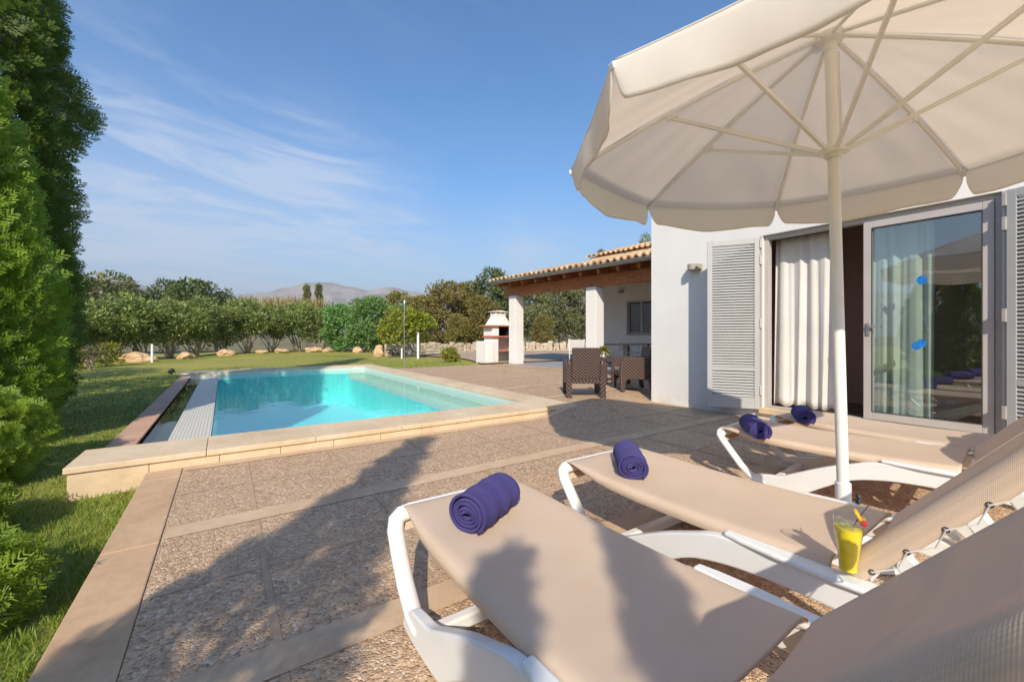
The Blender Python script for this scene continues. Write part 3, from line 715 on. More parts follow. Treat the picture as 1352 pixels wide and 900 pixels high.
# ------------------------------------------------------------------ covered porch
porch = thing('covered_porch', 'covered porch with white square columns, timber beam and clay tile roof', 'porch', PO, PRZ)
for y in (0, -3.5, -7.0):
    mb = MB(); mb.box(-.185, .185, y-.185, y+.185, .0, 2.5); mb.build('column', M['stucco'], porch, bevel=.012)
mb = MB(); mb.box(-.11, .11, -7.35, .5, 2.502, 2.84); mb.build('beam', M['wood'], porch, bevel=.008)
sl_ = (3.70-2.86)/(3.0+.5)
y = .38
while y > -7.3:
    mb = MB(); a, b = Vector((-.52, y, 2.855)), Vector((2.99, y, 2.855+3.51*sl_)); mb.bar(a, b, .085, .13); mb.build('rafter', M['wood'], porch, bevel=.006); y -= .63
mb = MB(); mb.box(-.02, .02, -7.34, .48, 2.842, 3.02); mb.build('infill_board', M['wood'], porch)
mb = MB(); mb.prism([(-.56, 2.925), (2.995, 2.925+3.555*sl_), (2.995, 2.95+3.555*sl_), (-.56, 2.95)], -7.35, .62, 'y'); mb.build('soffit', M['wood'], porch)
mb = MB(); mb.prism([(-.60, 2.952), (2.995, 2.952+3.595*sl_), (2.995, 2.99+3.595*sl_), (-.60, 2.99)], -7.35, .66, 'y'); mb.build('roof_deck', M['terracotta'], porch)
mb = MB(); prof = [(-.075*math.cos(a), -.075*math.sin(a)) for a in [math.pi*i/8 for i in range(9)]]
outl = [(-.66+p[0], 2.985+p[1]) for p in prof] + [(-.66-.82*p[0], 2.985+.82*p[1]+.0) for p in prof]
mb.prism(outl, -7.35, .68, 'y'); mb.bar((-.745, -7.35, 2.985), (-.745, .68, 2.985), .02, .02)
for y in (.3, -.9, -2.1, -3.3, -4.5, -5.7, -6.9): mb.box(-.745, -.58, y-.012, y+.012, 2.975, 2.995)
mb.build('gutter', M['gutter'], porch)
mb = MB(); tiles(mb, -.70, 2.985, 2.96, 2.985+3.66*sl_, -7.28, .62); mb.build('tiled_roof', M['roof'], porch)
mb = MB(); mb.box(-.35, 2.998, -7.3, .32, -.2, .119); o = mb.build('porch_floor', M['porchfloor']); o.location = PO; o.rotation_euler = (0,0,PRZ); struct(o)

# ------------------------------------------------------------------ small things on the house
def wall_lamp(p, face, label):
    t_ = thing('wall_lamp', label, 'wall lamp', p, face)
    mb = MB(); mb.box(-.012, 0, -.06, .06, -.045, .05); mb.build('back_plate', M['lampbody'], t_, bevel=.003)
    mb = MB(); pts = [(-.012, -.10)] + [(-.015-.165*math.sin(math.pi*i/12), -.10*math.cos(math.pi*i/12)) for i in range(13)] + [(-.012, .10)]
    ot = [(a, b) for a, b in pts]; mb.prism(ot, -.042, .042, 'z'); mb.build('lamp_shade', M['lampbody'], t_, bevel=.004); return t_
wall_lamp((5.9, 3.62, 2.13), 0, 'small half round taupe wall lamp on the white wall beside the open shutter')
p = MW @ Vector((3.0, -2.30, 2.66)); wall_lamp(p, PRZ, 'tiny wall lamp above the window under the porch roof')
def curtain(name, label, x, y0, y1, z0, z1, folds, amp, seed, drift=0):
    r = np.random.default_rng(seed); ph = r.uniform(0, 6.28, 4)
    def fn(u, v_):
        y = y0 + (y1-y0)*u; z = z1 + (z0-z1)*v_
        s_ = math.sin(2*math.pi*folds*u + ph[0] + 1.1*math.sin(2*math.pi*u*1.3+ph[1]))*(.75+.45*math.sin(2*math.pi*u*2.3+ph[3])) + .12*math.sin(2*math.pi*folds*2.3*u+ph[2])
        am = amp*(.55+.6*v_)
        y += drift*v_*v_*(1-u) + .02*v_*math.sin(2*math.pi*folds*u*.5+ph[2])
        zz = z + v_**6*(.02*math.sin(2*math.pi*folds*u+ph[3]))
        return (x + am*s_ + .03*v_*math.sin(5*u+ph[2]), y, zz)
    mb = MB(); mb.grid(fn, [i/90 for i in range(91)], [i/26 for i in range(27)])
    o = mb.build(name, M['curtain'], smooth=True, solid=.002); return tag(o, label, 'curtain')
curtain('curtain', 'white curtain hanging in the open half of the door beside the left shutter', 6.22, 1.95, 2.655, .17, 2.40, 4.6, .032, 4, .03)
curtain('curtain', 'pale curtain hanging behind the closed glass door pane', 6.22, 1.10, 1.63, .16, 2.40, 4.2, .035, 8)
for (y, z, r_, lb) in ((1.15, 1.677, .046, 'single round blue sticker high on the glass door'), (1.152, 1.022, .043, 'upper of two overlapping blue stickers low on the glass door'), (1.19, .995, .043, 'lower of two overlapping blue stickers low on the glass door')):
    mb = MB(); k_ = 24; xx = 5.9585 if 'lower of' not in lb else 5.9565
    Mx = Matrix.Translation((xx, y, z)) @ Matrix.Rotation(R(90), 4, 'Y'); mb.v = []
    mb.prism([(r_*math.cos(2*math.pi*i/k_), r_*.92*math.sin(2*math.pi*i/k_)) for i in range(k_)], -.0008, .0008, 'z', Mx)
    tag(mb.build('window_sticker', M['blue']), lb, 'sticker', 'blue stickers on the glass door')
# ------------------------------------------------------------------ parasol
PX, PY, ZR, RR, ZH = 2.664, .806, 2.185, 1.406, 2.697
par = thing('parasol', 'large ecru garden parasol with scalloped valance on a white pole between the sun loungers', 'parasol', (PX, PY, 0))
lean = Vector((-.023, .057, 0))
def pole_at(z): return Vector((0,0,z)) + lean*(z/2.7)
mb = MB(); mb.lathe([(.0,.004),(.26,.004),(.26,.05),(.245,.065),(.06,.075),(.045,.10),(.0,.10)], n=36); mb.build('base_plate', M['whiteplastic'], par, autos=35)
mb = MB(); mb.tube([pole_at(.07), pole_at(.335)], .035, 20); mb.build('base_socket', M['whiteplastic'], par, autos=35, bevel=.002)
for z_ in (.24, .11):
    mb = MB(); mb.tube([(.03, -.012, z_), (.075, -.034, z_)], .007, 8); mb.tube([(.07,-.032,z_-.02),(.082,-.037,z_-.008),(.084,-.038,z_+.012),(.072,-.033,z_+.022)], .011, 8); mb.build('clamp_knob', M['darkmetal'], par, smooth=True)
mb = MB(); mb.tube([pole_at(.1), pole_at(1.3), pole_at(ZH-.02)], .0265, 20); mb.build('pole', M['polewhite'], par, autos=35)
top = pole_at(ZH); run = pole_at(2.07)
mb = MB(); mb.lathe([(.0,.045),(.05,.045),(.062,.02),(.062,-.02),(.03,-.035),(.03,-.075),(.0,-.075)], tuple(top - Vector((0,0,.02))), 20); mb.build('hub', M['polewhite'], par, autos=35)
mb = MB(); mb.lathe([(.028,.035),(.040,.035),(.042,.012),(.066,.010),(.066,-.012),(.040,-.016),(.036,-.035),(.028,-.035)], tuple(run), 20); mb.build('runner', M['polewhite'], par, autos=35)
mb = MB(); mb.tube([top + Vector((.035,-.02,-.09)), run + Vector((.040,-.022,.03))], .0035, 6); mb.tube([top + Vector((.045,-.026,-.09)), run + Vector((.046,-.026,.03))], .0035, 6); mb.build('pull_cord', M['polewhite'], par)
ANG = [R(33.5 + 45*k) for k in range(8)]
tips = [pole_at(ZR) + Vector((RR*math.cos(a), RR*math.sin(a), 0)) for a in ANG]
tips = [Vector((p.x, p.y, ZR)) for p in tips]
apex = Vector((top.x, top.y, ZH + .015))
def ribpt(k, u):
    p = apex.lerp(tips[k], u); p.z += .035*math.sin(math.pi*u); return p
for k in range(8):
    mb = MB(); pts = [ribpt(k, .03 + .97*i/8) - Vector((0,0,.022)) for i in range(9)]
    mb.tube(pts, .0105, 8)
    rb = mb.build('rib', M['polewhite'], par)
    q = ribpt(k, .56) - Vector((0,0,.05)); d = (q - run); d.z = 0; d.normalize()
    mb = MB(); mb.bar(run + d*.05 + Vector((0,0,.0)), q, .016, .020); mb.build('strut', M['polewhite'], rb)
    mb = MB(); c = q + Vector((0,0,.015)); tt = (tips[k]-apex).normalized(); mb.bar(c - tt*.03, c + tt*.03, .024, .04); mb.build('bracket', M['polewhite'], rb, bevel=.003)
    mb = MB(); mb.bar(tips[k] - tt*.05 - Vector((0,0,.02)), tips[k] + tt*.012 - Vector((0,0,.02)), .03, .028); mb.build('rib_cap', M['whiteplastic'], rb, bevel=.004)
# canopy: eight panels stretched between ribs
mb = MB(); NU, NW = 18, 28
for k in range(8):
    def fn(u, v_, k=k):
        a, b = ribpt(k, u), ribpt((k+1) % 8, u); p = a.lerp(b, v_); sag = math.sin(math.pi*v_)*u
        p.z -= .035*sag*u*(1.2-u*.6); p.z += .006*math.sin(23*v_ + 5*u + k*1.7)*u*u*(1-u**5)*min(1, 8*v_*(1-v_)) + .004*math.sin(9*v_ + 17*u + k)*u*(1-u**5); return p
    mb.grid(fn, [.012 + .988*i/NU for i in range(NU+1)], [j/NW for j in range(NW+1)])
mb.build('canopy', M['canvas'], par, smooth=True, solid=.0025)
mb = MB()
mb2 = []
for k in range(8):
    mb = MB(); rk = random.Random(40+k)
    ph = rk.uniform(0, 6)
    cen = pole_at(ZR)
    def fn(u, v_, k=k, ph=ph):
        a, b = tips[k], tips[(k+1) % 8]; uu = u
        e = min(u, 1-u); rnd = 1 - .55*max(0, 1 - e/.055)**2        # rounded lower corners
        scal = .165 + .022*math.sin(math.pi*u) + .006*math.sin(9*u+ph)
        gap = .010 * v_**.7
        p = a.lerp(b, min(1, max(0, gap + (1-2*gap)*uu))); p.z -= .035*math.sin(math.pi*u)*.6*.98
        out = Vector((p.x-cen.x, p.y-cen.y, 0)).normalized()
        dr = scal*v_*rnd
        return p + out*(.018*v_ + .020*math.sin(2*math.pi*1.5*u + ph)*v_ + .006*math.sin(2*math.pi*4.3*u + 2*ph)*v_ - .03*v_*v_) - Vector((0,0,dr))
    us = sorted(set([0,.008,.018,.03,.045,.06,.08] + [.1 + .8*i/14 for i in range(15)] + [1-x for x in (0,.008,.018,.03,.045,.06,.08)]))
    mb.grid(fn, us, [j/8 for j in range(9)])
    vo = mb.build('valance', M['canvas'], par, smooth=True, solid=.0025)
    mb = MB(); mb.tube([fn(.01 + .98*i/24, .03) + Vector((0,0,.006)) for i in range(25)], .0042, 6); mb.build('seam_cord', M['canvas'], vo, smooth=True)

# ------------------------------------------------------------------ sun loungers
def chaikin(p, n=2):
    for _ in range(n):
        q = []
        for a, b in zip(p, p[1:] + p[:1]): q += [(a[0]*.75+b[0]*.25, a[1]*.75+b[1]*.25), (a[0]*.25+b[0]*.75, a[1]*.25+b[1]*.75)]
        p = q
    return p
def make_lounger(label):
    t_ = thing('sun_lounger', label, 'sun lounger', group='beige sun loungers lined up on the terrace')
    wp = M['whiteplastic']; HW = .31
    # foot frame: flattened tube, foot bar and two legs bending in towards the ground
    pts = []
    for sx in (-1, 1):
        seg = [(sx*.335, 1.42, .055), (sx*.335, 1.50, .068), (sx*.335, 1.585, .14), (sx*.334, 1.655, .225), (sx*.330, 1.715, .295), (sx*.316, 1.745, .325), (sx*.29, 1.755, .340), (sx*.25, 1.755, .346)]
        pts = pts + (seg if sx < 0 else seg[::-1])
    mb = MB(); mb.tube(pts, .034, 16, sy=.62); mb.build('foot_frame', wp, t_, smooth=True)
    # side arches
    out = [(1.50,.10),(1.41,.117),(1.323,.127),(1.24,.17),(1.146,.217),(1.05,.262),(.946,.30),(.86,.334),(.77,.345),(.6,.343),(.42,.336),(.26,.318),(.1,.283),(-.05,.222),(-.20,.09),(-.25,0),(-.19,0),(-.13,.06),(-.02,.16),
           (.06,.19),(.2,.235),(.36,.252),(.55,.258),(.72,.25),(.82,.235),(.912,.213),(.98,.183),(1.046,.141),(1.13,.085),(1.205,.031),(1.25,0),(1.53,0),(1.555,.03)]
    for sx in (-1, 1):
        mb = MB(); mb.prism(chaikin(out), sx*.338-.022, sx*.338+.022, 'x'); sd = mb.build('side_arch', wp, t_, bevel=.007)
        mb = MB(); o2 = [(sx*.32, .80), (sx*.357, .80), (sx*.368, .74), (sx*.378, .62), (sx*.380, .44), (sx*.374, .34), (sx*.35, .29), (sx*.30, .28)]
        vs = []; mb.prism(o2, .3425, .362, 'z'); mb.build('side_tray', wp, sd, bevel=.008)
    for (y, z, hh) in ((1.40, .05, .05), (-.215, .04, .05), (.44, .305, .05)):
        mb = MB(); mb.box(-.325, .325, y-.022, y+.022, z-hh/2, z+hh/2); mb.build('cross_bar', wp, t_, bevel=.008)
    # seat sling
    prof = [(1.715,.285),(1.752,.300),(1.778,.330),(1.770,.366),(1.735,.381),(1.64,.381),(1.5,.376),(1.3,.368),(1.1,.366),(.9,.368),(.72,.372),(.58,.380),(.47,.390)]
    xs_ = [-1.0,-1.02,-1.0,-.96,-.9,-.7,-.4,0,.4,.7,.9,.96,1.0,1.02,1.0]; dz_ = [-.052,-.028,-.012,-.003,0,-.004,-.010,-.013,-.010,-.004,0,-.003,-.012,-.028,-.052]
    mb = MB()
    def fseat(i, j):
        y, z = prof[int(i)]; wv = HW if y > .6 else HW
        nar = 1 - .10*sstep(1.45, 1.78, y)
        k_ = sstep(1.74, 1.5, y)
        return (xs_[int(j)]*HW*nar, y, z + dz_[int(j)]*(k_ if y < 1.74 else 0))
    mb.grid(fseat, range(len(prof)), range(15)); mb.build('seat_sling', M['sling'], t_, smooth=True, solid=.004, sub=1)
    # back rest
    th = R(50); d = Vector((0, -math.cos(th), math.sin(th))); nrm = Vector((0, math.sin(th), math.cos(th))); hp = Vector((0, .455, .388))
    mb = MB(); L = .60
    def fback(i, j):
        s_ = L*i/12; p = hp + d*s_ + nrm*(.004)
        hang = {-.0: 0}
        jj = int(j); x = xs_[jj]*HW*1.02; lip = dz_[jj]*1.55
        sc = .012*abs(math.sin(math.pi*s_/.11))*(1 if jj in (0, 14) else 0)
        return p + Vector((x, 0, 0)) + nrm*(lip + sc - .006*math.sin(math.pi*i/12)*0)
    mb.grid(fback, range(13), range(15)); bs = mb.build('back_sling', M['sling'], t_, smooth=True, solid=.004, sub=1)
    bp = hp - nrm*.045
    for sx in (-1, 1):
        mb = MB(); mb.bar(bp + Vector((sx*.272,0,0)) - d*.03, bp + Vector((sx*.272,0,0)) + d*.635, .04, .05, up=nrm); mb.build('back_rail', wp, t_, bevel=.008)
        # struts and ratchet
        a = bp + Vector((sx*.25,0,0)) + d*.36; b = Vector((sx*.25, -.13, .13))
        mb = MB(); mb.bar(a, b, .034, .05, up=(0,1,0)); mb.build('back_strut', wp, t_, bevel=.006)
        a = bp + Vector((sx*.29,0,0)) + d*.14; b = Vector((sx*.29, .10, .25))
        mb = MB(); mb.bar(a, b, .03, .055, up=(0,1,0)); mb.build('hinge_arm', wp, t_, bevel=.006)
        # eyelets with cord
        for q in range(5):
            c = hp + d*(.06 + .12*q) + Vector((sx*(HW*1.035+.001), 0, 0)) - nrm*.058
            mb = MB(); ring = [c + d*(.0065*math.cos(2*math.pi*m_/12)) + nrm*(.0065*math.sin(2*math.pi*m_/12)) for m_ in range(13)]
            mb.tube(ring, .0018, 6, cap=False); mb.build('eyelet', M['darkmetal'], bs, smooth=True)
            if q < 4:
                mb = MB(); e = c + d*.06 - nrm*.022 - Vector((sx*.012,0,0)); mb.tube([c + Vector((sx*.002,0,0)), e, c + d*.12 + Vector((sx*.002,0,0))], .0022, 6); mb.build('lacing_cord', M['curtain'], bs)
    pts = [bp + Vector((-.272,0,0)) + d*.605, bp + Vector((-.272,0,0)) + d*.64, bp + Vector((-.24,0,0)) + d*.665, bp + Vector((.24,0,0)) + d*.665, bp + Vector((.272,0,0)) + d*.64, bp + Vector((.272,0,0)) + d*.605]
    mb = MB(); mb.tube(pts, .028, 10, sy=.8); mb.build('head_bar', wp, t_, smooth=True)
    mb = MB(); mb.bar(bp + Vector((-.27,0,0)) + d*.36, bp + Vector((.27,0,0)) + d*.36, .04, .035, up=nrm); mb.build('back_brace', wp, t_, bevel=.006)
    return t_
L1 = make_lounger('beige sun lounger nearest the lawn, with tree shadows on its sling')
LB = {1: (.910, -.03, 0), 2: (1.900, .04, 0)}
L1.location = (LB[1][0], LB[1][1], .004)
def rot_place(o, px_, py_, lx_, ly_, a):
    """turn o by a and put its local point (lx,ly) at (px,py)"""
    c_, s_ = math.cos(a), math.sin(a); o.location = (px_ - (c_*lx_ - s_*ly_), py_ - (s_*lx_ + c_*ly_), .004); o.rotation_euler = (0,0,a)
L2 = copy_tree(L1); L2['label'] = 'second beige sun lounger from the lawn, with the orange drink on its white rail'; L2.location = (LB[2][0], LB[2][1], .004)
L3 = copy_tree(L1); L3['label'] = 'third beige sun lounger from the lawn, just beyond the parasol pole'; rot_place(L3, 3.27, .5, -.31, .5, R(5))
L4 = copy_tree(L1); L4['label'] = 'beige sun lounger closest to the glass door and curtain'; rot_place(L4, 3.985, .5, -.31, .5, R(-3))

# ------------------------------------------------------------------ rolled towels
def make_towel(label, loc, az, seed, L=.37, rad=.062, z=.372):
    r = random.Random(seed); mb = MB(); NT_ = 104; turns = 4.6; NL = 22
    def rr(th): return .012 + (rad-.012)*(th/(2*math.pi*turns))
    def fn(u, v_):
        th = 2*math.pi*turns*u; s_ = (v_-.5)*L
        q = rr(th)*(1 + .035*math.sin(3.1*v_*6+th*.5+seed) + .02*math.sin(17*v_+th) ) + .0022*math.sin(60*v_+2*th)*(u > .7)
        tele = .012*math.sin(th*.9+seed)*(1 if v_ > .5 else -1)*abs(v_-.5)*2*(1-u*.4)
        x = s_ + tele; y = q*math.cos(th + .25)*1.06; zz = q*math.sin(th + .25)*.94
        zz = max(zz, -rad*.80 + .004*u)
        return (x, y, zz + rad*.82)
    mb.grid(fn, [i/NT_ for i in range(NT_+1)], [j/NL for j in range(NL+1)])
    # loose tail lying on the sling
    th = 2*math.pi*turns
    def ft(u, v_):
        s_ = (v_-.5)*L*(1+.01*math.sin(7*u)); a0 = Vector(fn(1, v_)); 
        e = Vector((s_, a0.y*1.0 - .035, .006)); p = a0.lerp(e, u); p.x = s_; return p
    o = mb.build('rolled_towel', M['terry'], smooth=True, solid=.0105, fix=False)
    o.location = (*loc, z); o.rotation_euler = (0, 0, az); return tag(o, label, 'towel', 'rolled violet towels on the loungers')
make_towel('violet rolled towel lying across the lounger nearest the lawn, half in shade', (.860, 1.44), R(30), 1, .285, .078, .372)
make_towel('violet rolled towel seen end on, on the second lounger from the lawn', (1.805, 1.50), R(47), 2, .31, .070, .374)
make_towel('violet rolled towel with a frayed open end on the lounger just beyond the parasol pole', (3.225, 1.52), R(38), 3, .34, .068, .374)
make_towel('dark violet rolled towel on the lounger closest to the glass door', (4.055, 1.52), R(28), 5, .31, .066, .374)

# ------------------------------------------------------------------ cocktail
ck = thing('cocktail', 'tall glass of orange juice with a cherry, standing on a white lounger rail', 'drink', (1.560, .463, .3635))
gp = [(0,.0),(.027,.0),(.030,.004),(.030,.010),(.0245,.02),(.0235,.035),(.027,.075),(.033,.125),(.0405,.19),(.0395,.19),(.032,.125),(.0258,.075),(.0222,.036),(.0225,.024),(0,.022)]
mb = MB(); mb.lathe(gp, n=32); mb.build('glass', M['drinkglass'], ck, smooth=True)
mb = MB(); mb.lathe([(0,.026),(.0215,.027),(.0217,.037),(.0252,.075),(.0313,.125),(.0352,.153),(.0352,.155),(0,.155)], n=32); mb.build('juice', M['juice'], ck, autos=40)
for (x, y, z, a) in ((-.012,-.006,.158,.4),(.006,.012,.162,1.1),(-.008,.014,.17,.8)):
    mb = MB(); Mi = Matrix.Translation((x,y,z)) @ Matrix.Rotation(a, 4, (.5,.3,.8)); mb.box(-.012,.012,-.012,.012,-.012,.012, Mi); mb.build('ice_cube', M['ice'], ck, bevel=.003)
mb = MB(); k_ = 20; Mo = Matrix.Translation((.024,-.018,.190)) @ Matrix.Rotation(R(62), 4, (.9,.3,.1)); mb.prism([(.021*math.cos(2*math.pi*i/k_), .021*math.sin(2*math.pi*i/k_)) for i in range(k_)], -.004, .004, 'z', Mo); mb.build('orange_slice', M['orange'], ck, bevel=.002)
mb = MB(); mb.lathe([(.0001,-.0095),(.005,-.008),(.0085,-.004),(.0095,0),(.0085,.005),(.005,.0085),(.0001,.0085)], (.010,-.033,.176), 16); mb.build('cherry', M['cherry'], ck, smooth=True)
mb = MB(); mb.tube([(-.005,.0,.13),(.028,-.018,.185),(.052,-.035,.222)], .0018, 6); mb.build('cocktail_stick', M['darkmetal'], ck)

# ------------------------------------------------------------------ wicker armchairs and low table
def make_armchair(label):
    t_ = thing('wicker_armchair', label, 'armchair', group='dark wicker armchairs by the low table'); wk = M['wicker']
    # local: faces +y
    side = [(-.33,0),(-.26,0),(-.235,.16),(-.2,.21),(.17,.21),(.2,.16),(.215,0),(.285,0),(.30,.3),(.29,.52),(.25,.585),(.15,.60),(-.15,.60),(-.25,.585),(-.30,.53),(-.285,.3)]
    for sx in (-1, 1):
        mb = MB(); mb.prism(side, sx*.27-.045, sx*.27+.045, 'x'); mb.build('arm', wk, t_, bevel=.016)
    mb = MB(); Mb = Matrix.Translation((0,-.235,.30)) @ Matrix.Rotation(R(9), 4, 'X'); mb.box(-.223,.223,-.03,.03,0,.50, Mb); mb.build('backrest', wk, t_, bevel=.014)
    mb = MB(); mb.box(-.223,.223,-.26,.27,.26,.335); mb.build('seat', wk, t_, bevel=.015)
    mb = MB(); mb.box(-.21,.21,-.20,.26,.336,.40); mb.build('seat_cushion', M['lampbody'], t_, bevel=.02)
    mb = MB(); mb.bar((-.25,-.27,.25),(.25,-.27,.25),.04,.05); mb.build('rear_stretcher', wk, t_, bevel=.008)
    return t_
ac = make_armchair('dark brown wicker armchair seen from behind beside the pool corner'); ac.location = (4.90, 5.02, .112); ac.rotation_euler = (0, 0, R(-36))
a2 = copy_tree(ac); a2['label'] = 'dark brown wicker armchair seen from the side and half hidden behind the white house corner'; a2.location = (6.20, 5.10, .108); a2.rotation_euler = (0, 0, R(58))
tb = thing('low_table', 'low dark brown wicker table between the two armchairs', 'table', (6.68, 5.98, .112), R(-20))
mb = MB(); mb.box(-.36,.30,-.28,.28,.49,.54); mb.build('tabletop', M['wicker'], tb, bevel=.01)
for sx in (-1,1):
    for sy in (-1,1): mb = MB(); mb.box(sx*.26-.04-.03, sx*.26+.01, sy*.22-.035, sy*.22+.035, 0, .49); mb.build('leg', M['wicker'], tb, bevel=.006)
pl = thing('potted_plant', 'small leafy green plant in a pale pot on the low wicker table', 'plant', (6.62, 6.16, .653))
mb = MB(); mb.lathe([(0,0),(.05,0),(.065,.11),(.058,.11),(.05,.09),(0,.09)], n=20); mb.build('pot', M['whiteplastic'], pl, autos=40)
r_ = np.random.default_rng(3); u_ = unit(r_.normal(size=(90,3))+np.array([0,0,.9])); finish('foliage', np_mesh('foliage', leaves(np.array([0,0,.10])+u_*.04, u_, .11, .05, r_), 4), M['yellowleaf'], pl)
mb = MB(); mb.box(-.1,.1,-.07,.07,0,.012); o = mb.build('serving_tray', M['yellowleaf'], bevel=.004); o.location = (6.72, 5.90, .653); o.rotation_euler = (0,0,.4); tag(o, 'flat yellow tray lying on the low wicker table', 'tray')

# ------------------------------------------------------------------ dining set under the porch
dt = thing('dining_table', 'grey dining table laid with glasses under the porch roof', 'table', (10.05, 8.45, .12), R(5.5))
mb = MB(); mb.box(-.75,.75,-.45,.45,.70,.735); mb.build('tabletop', M['darkmetal'], dt, bevel=.006)
for sx in (-1,1):
    for sy in (-1,1): mb = MB(); mb.box(sx*.62-.03, sx*.62+.03, sy*.36-.03, sy*.36+.03, 0, .70); mb.build('leg', M['darkmetal'], dt)
for i, (x, y, lb) in enumerate(((9.75, 8.55, 'wine glass standing at the near end of the grey dining table'), (9.95, 8.2, 'wine glass in the middle of the near edge of the grey dining table'), (10.25, 8.7, 'wine glass at the far edge of the grey dining table'))):
    mb = MB(); mb.lathe([(0,0),(.034,.0),(.034,.004),(.005,.008),(.004,.08),(.03,.10),(.038,.135),(.034,.18),(.033,.18),(.036,.135),(.028,.104),(0,.09)], n=16); o = mb.build('wine_glass', M['drinkglass'], smooth=True); o.location = (x, y, .857); tag(o, lb, 'wine glass', 'glasses on the dining table')
def make_chair(label):
    t_ = thing('dining_chair', label, 'chair', group='white chairs around the dining table'); wp = M['whiteplastic']
    mb = MB(); mb.box(-.23,.23,-.22,.23,.43,.46); mb.build('seat', M['canvas'], t_, bevel=.008)
    Mb = Matrix.Translation((0,-.23,.52)) @ Matrix.Rotation(R(8), 4, 'X'); mb = MB(); mb.box(-.22,.22,-.012,.012,.0,.34, Mb); mb.build('backrest', M['canvas'], t_, bevel=.008)
    for sx in (-1,1):
        mb = MB(); mb.tube([(sx*.24,-.20,0),(sx*.24,-.22,.45),(sx*.24,-.29,.88)], .014, 8); mb.build('leg', wp, t_, smooth=True)
        mb = MB(); mb.tube([(sx*.24,.22,0),(sx*.24,.21,.62),(sx*.24,.19,.65),(sx*.24,-.22,.66)], .014, 8); mb.build('leg', wp, t_, smooth=True)
    return t_
c1 = make_chair('white dining chair at the near right end of the grey table'); c1.location = (10.35, 7.75, .12); c1.rotation_euler = (0,0,R(28))
for lb, p_, a_ in (('white dining chair on the far side of the grey table', (10.75, 8.95, .12), R(160)), ('white dining chair partly hidden behind the middle porch column', (8.95, 9.35, .12), R(-60))):
    c2 = copy_tree(c1); c2['label'] = lb; c2.location = p_; c2.rotation_euler = (0,0,a_)

# ------------------------------------------------------------------ masonry barbecue (faces -y of the porch axes)
bb = thing('barbecue', 'white masonry barbecue with a tapering chimney and red brick shelves behind the end column', 'barbecue', (7.60, 12.62, .10), PRZ)
def bp_(mb, name, mat, **kw): return mb.build(name, mat, bb, **kw)
mb = MB(); mb.box(0,.36,0,.62,0,.80); mb.box(.36,.62,.08,.62,0,.94); bp_(mb, 'pedestal', M['stucco'], bevel=.015)
mb = MB(); mb.box(1.42,1.80,0,.62,0,.80); bp_(mb, 'side_pedestal', M['stucco'], bevel=.015)
mb = MB(); mb.box(.622,1.418,.52,.62,0,1.0); bp_(mb, 'rear_panel', M['stucco'])
mb = MB(); mb.box(.62,1.42,.06,.52,.42,.47); bp_(mb, 'low_shelf', M['terracotta'], bevel=.006)
mb = MB(); mb.box(.28,1.30,.0,.62,.942,.99); bp_(mb, 'hearth_slab', M['terracotta'], bevel=.006)
mb = MB(); mb.box(.34,.62,.06,.62,.992,1.33); mb.box(1.14,1.24,.06,.62,.992,1.33); mb.box(.62,1.14,.56,.62,.992,1.33); bp_(mb, 'firebox', M['stucco'], bevel=.01)
mb = MB(); mb.box(.625,.64,.10,.555,.995,1.325); mb.box(1.12,1.135,.10,.555,.995,1.325); mb.box(.64,1.12,.54,.555,.995,1.325); bp_(mb, 'soot_lining', M['soot'])
mb = MB(); mb.box(.16,1.34,-.03,.64,1.332,1.375); bp_(mb, 'brick_lintel', M['terracotta'], bevel=.006)
mb = MB(); a = [(.38,.06),(1.22,.06),(1.22,.60),(.38,.60)]; b = [(.56,.18),(1.04,.18),(1.04,.50),(.56,.50)]
mb.add([(x,y,1.377) for x,y in a] + [(x,y,1.70) for x,y in b] + [(x,y,1.80) for x,y in b], [(3,2,1,0),(0,1,5,4),(1,2,6,5),(2,3,7,6),(3,0,4,7),(4,5,9,8),(5,6,10,9),(6,7,11,10),(7,4,8,11),(8,9,10,11)]); bp_(mb, 'hood', M['stucco'], bevel=.012)
mb = MB()
for x in (.56, .78, .99):
    for y in (.18, .45): mb.box(x, x+.05, y, y+.05, 1.80, 1.865)
bp_(mb, 'chimney_vent', M['stucco'])
mb = MB(); mb.prism([(.50,1.866),(1.10,1.866),(1.10,1.885),(.80,1.93),(.50,1.885)], .13, .55, 'y'); bp_(mb, 'chimney_cap', M['stucco'], bevel=.006)
# ------------------------------------------------------------------ garden
def cw(X, Y): return (CY*X + SY*Y, -SY*X + CY*Y)
def put(o, xy, dz=0, rz=0, sc=None):
    z = zl(*xy) if -45 < xy[0] < 50 and -30 < xy[1] < 33 else -.35
    o.location = (xy[0], xy[1], z + dz); o.rotation_euler = (0, 0, rz)
    if sc: o.scale = (sc[0], sc[0], sc[1]) if isinstance(sc, tuple) else (sc, sc, sc)
    return o
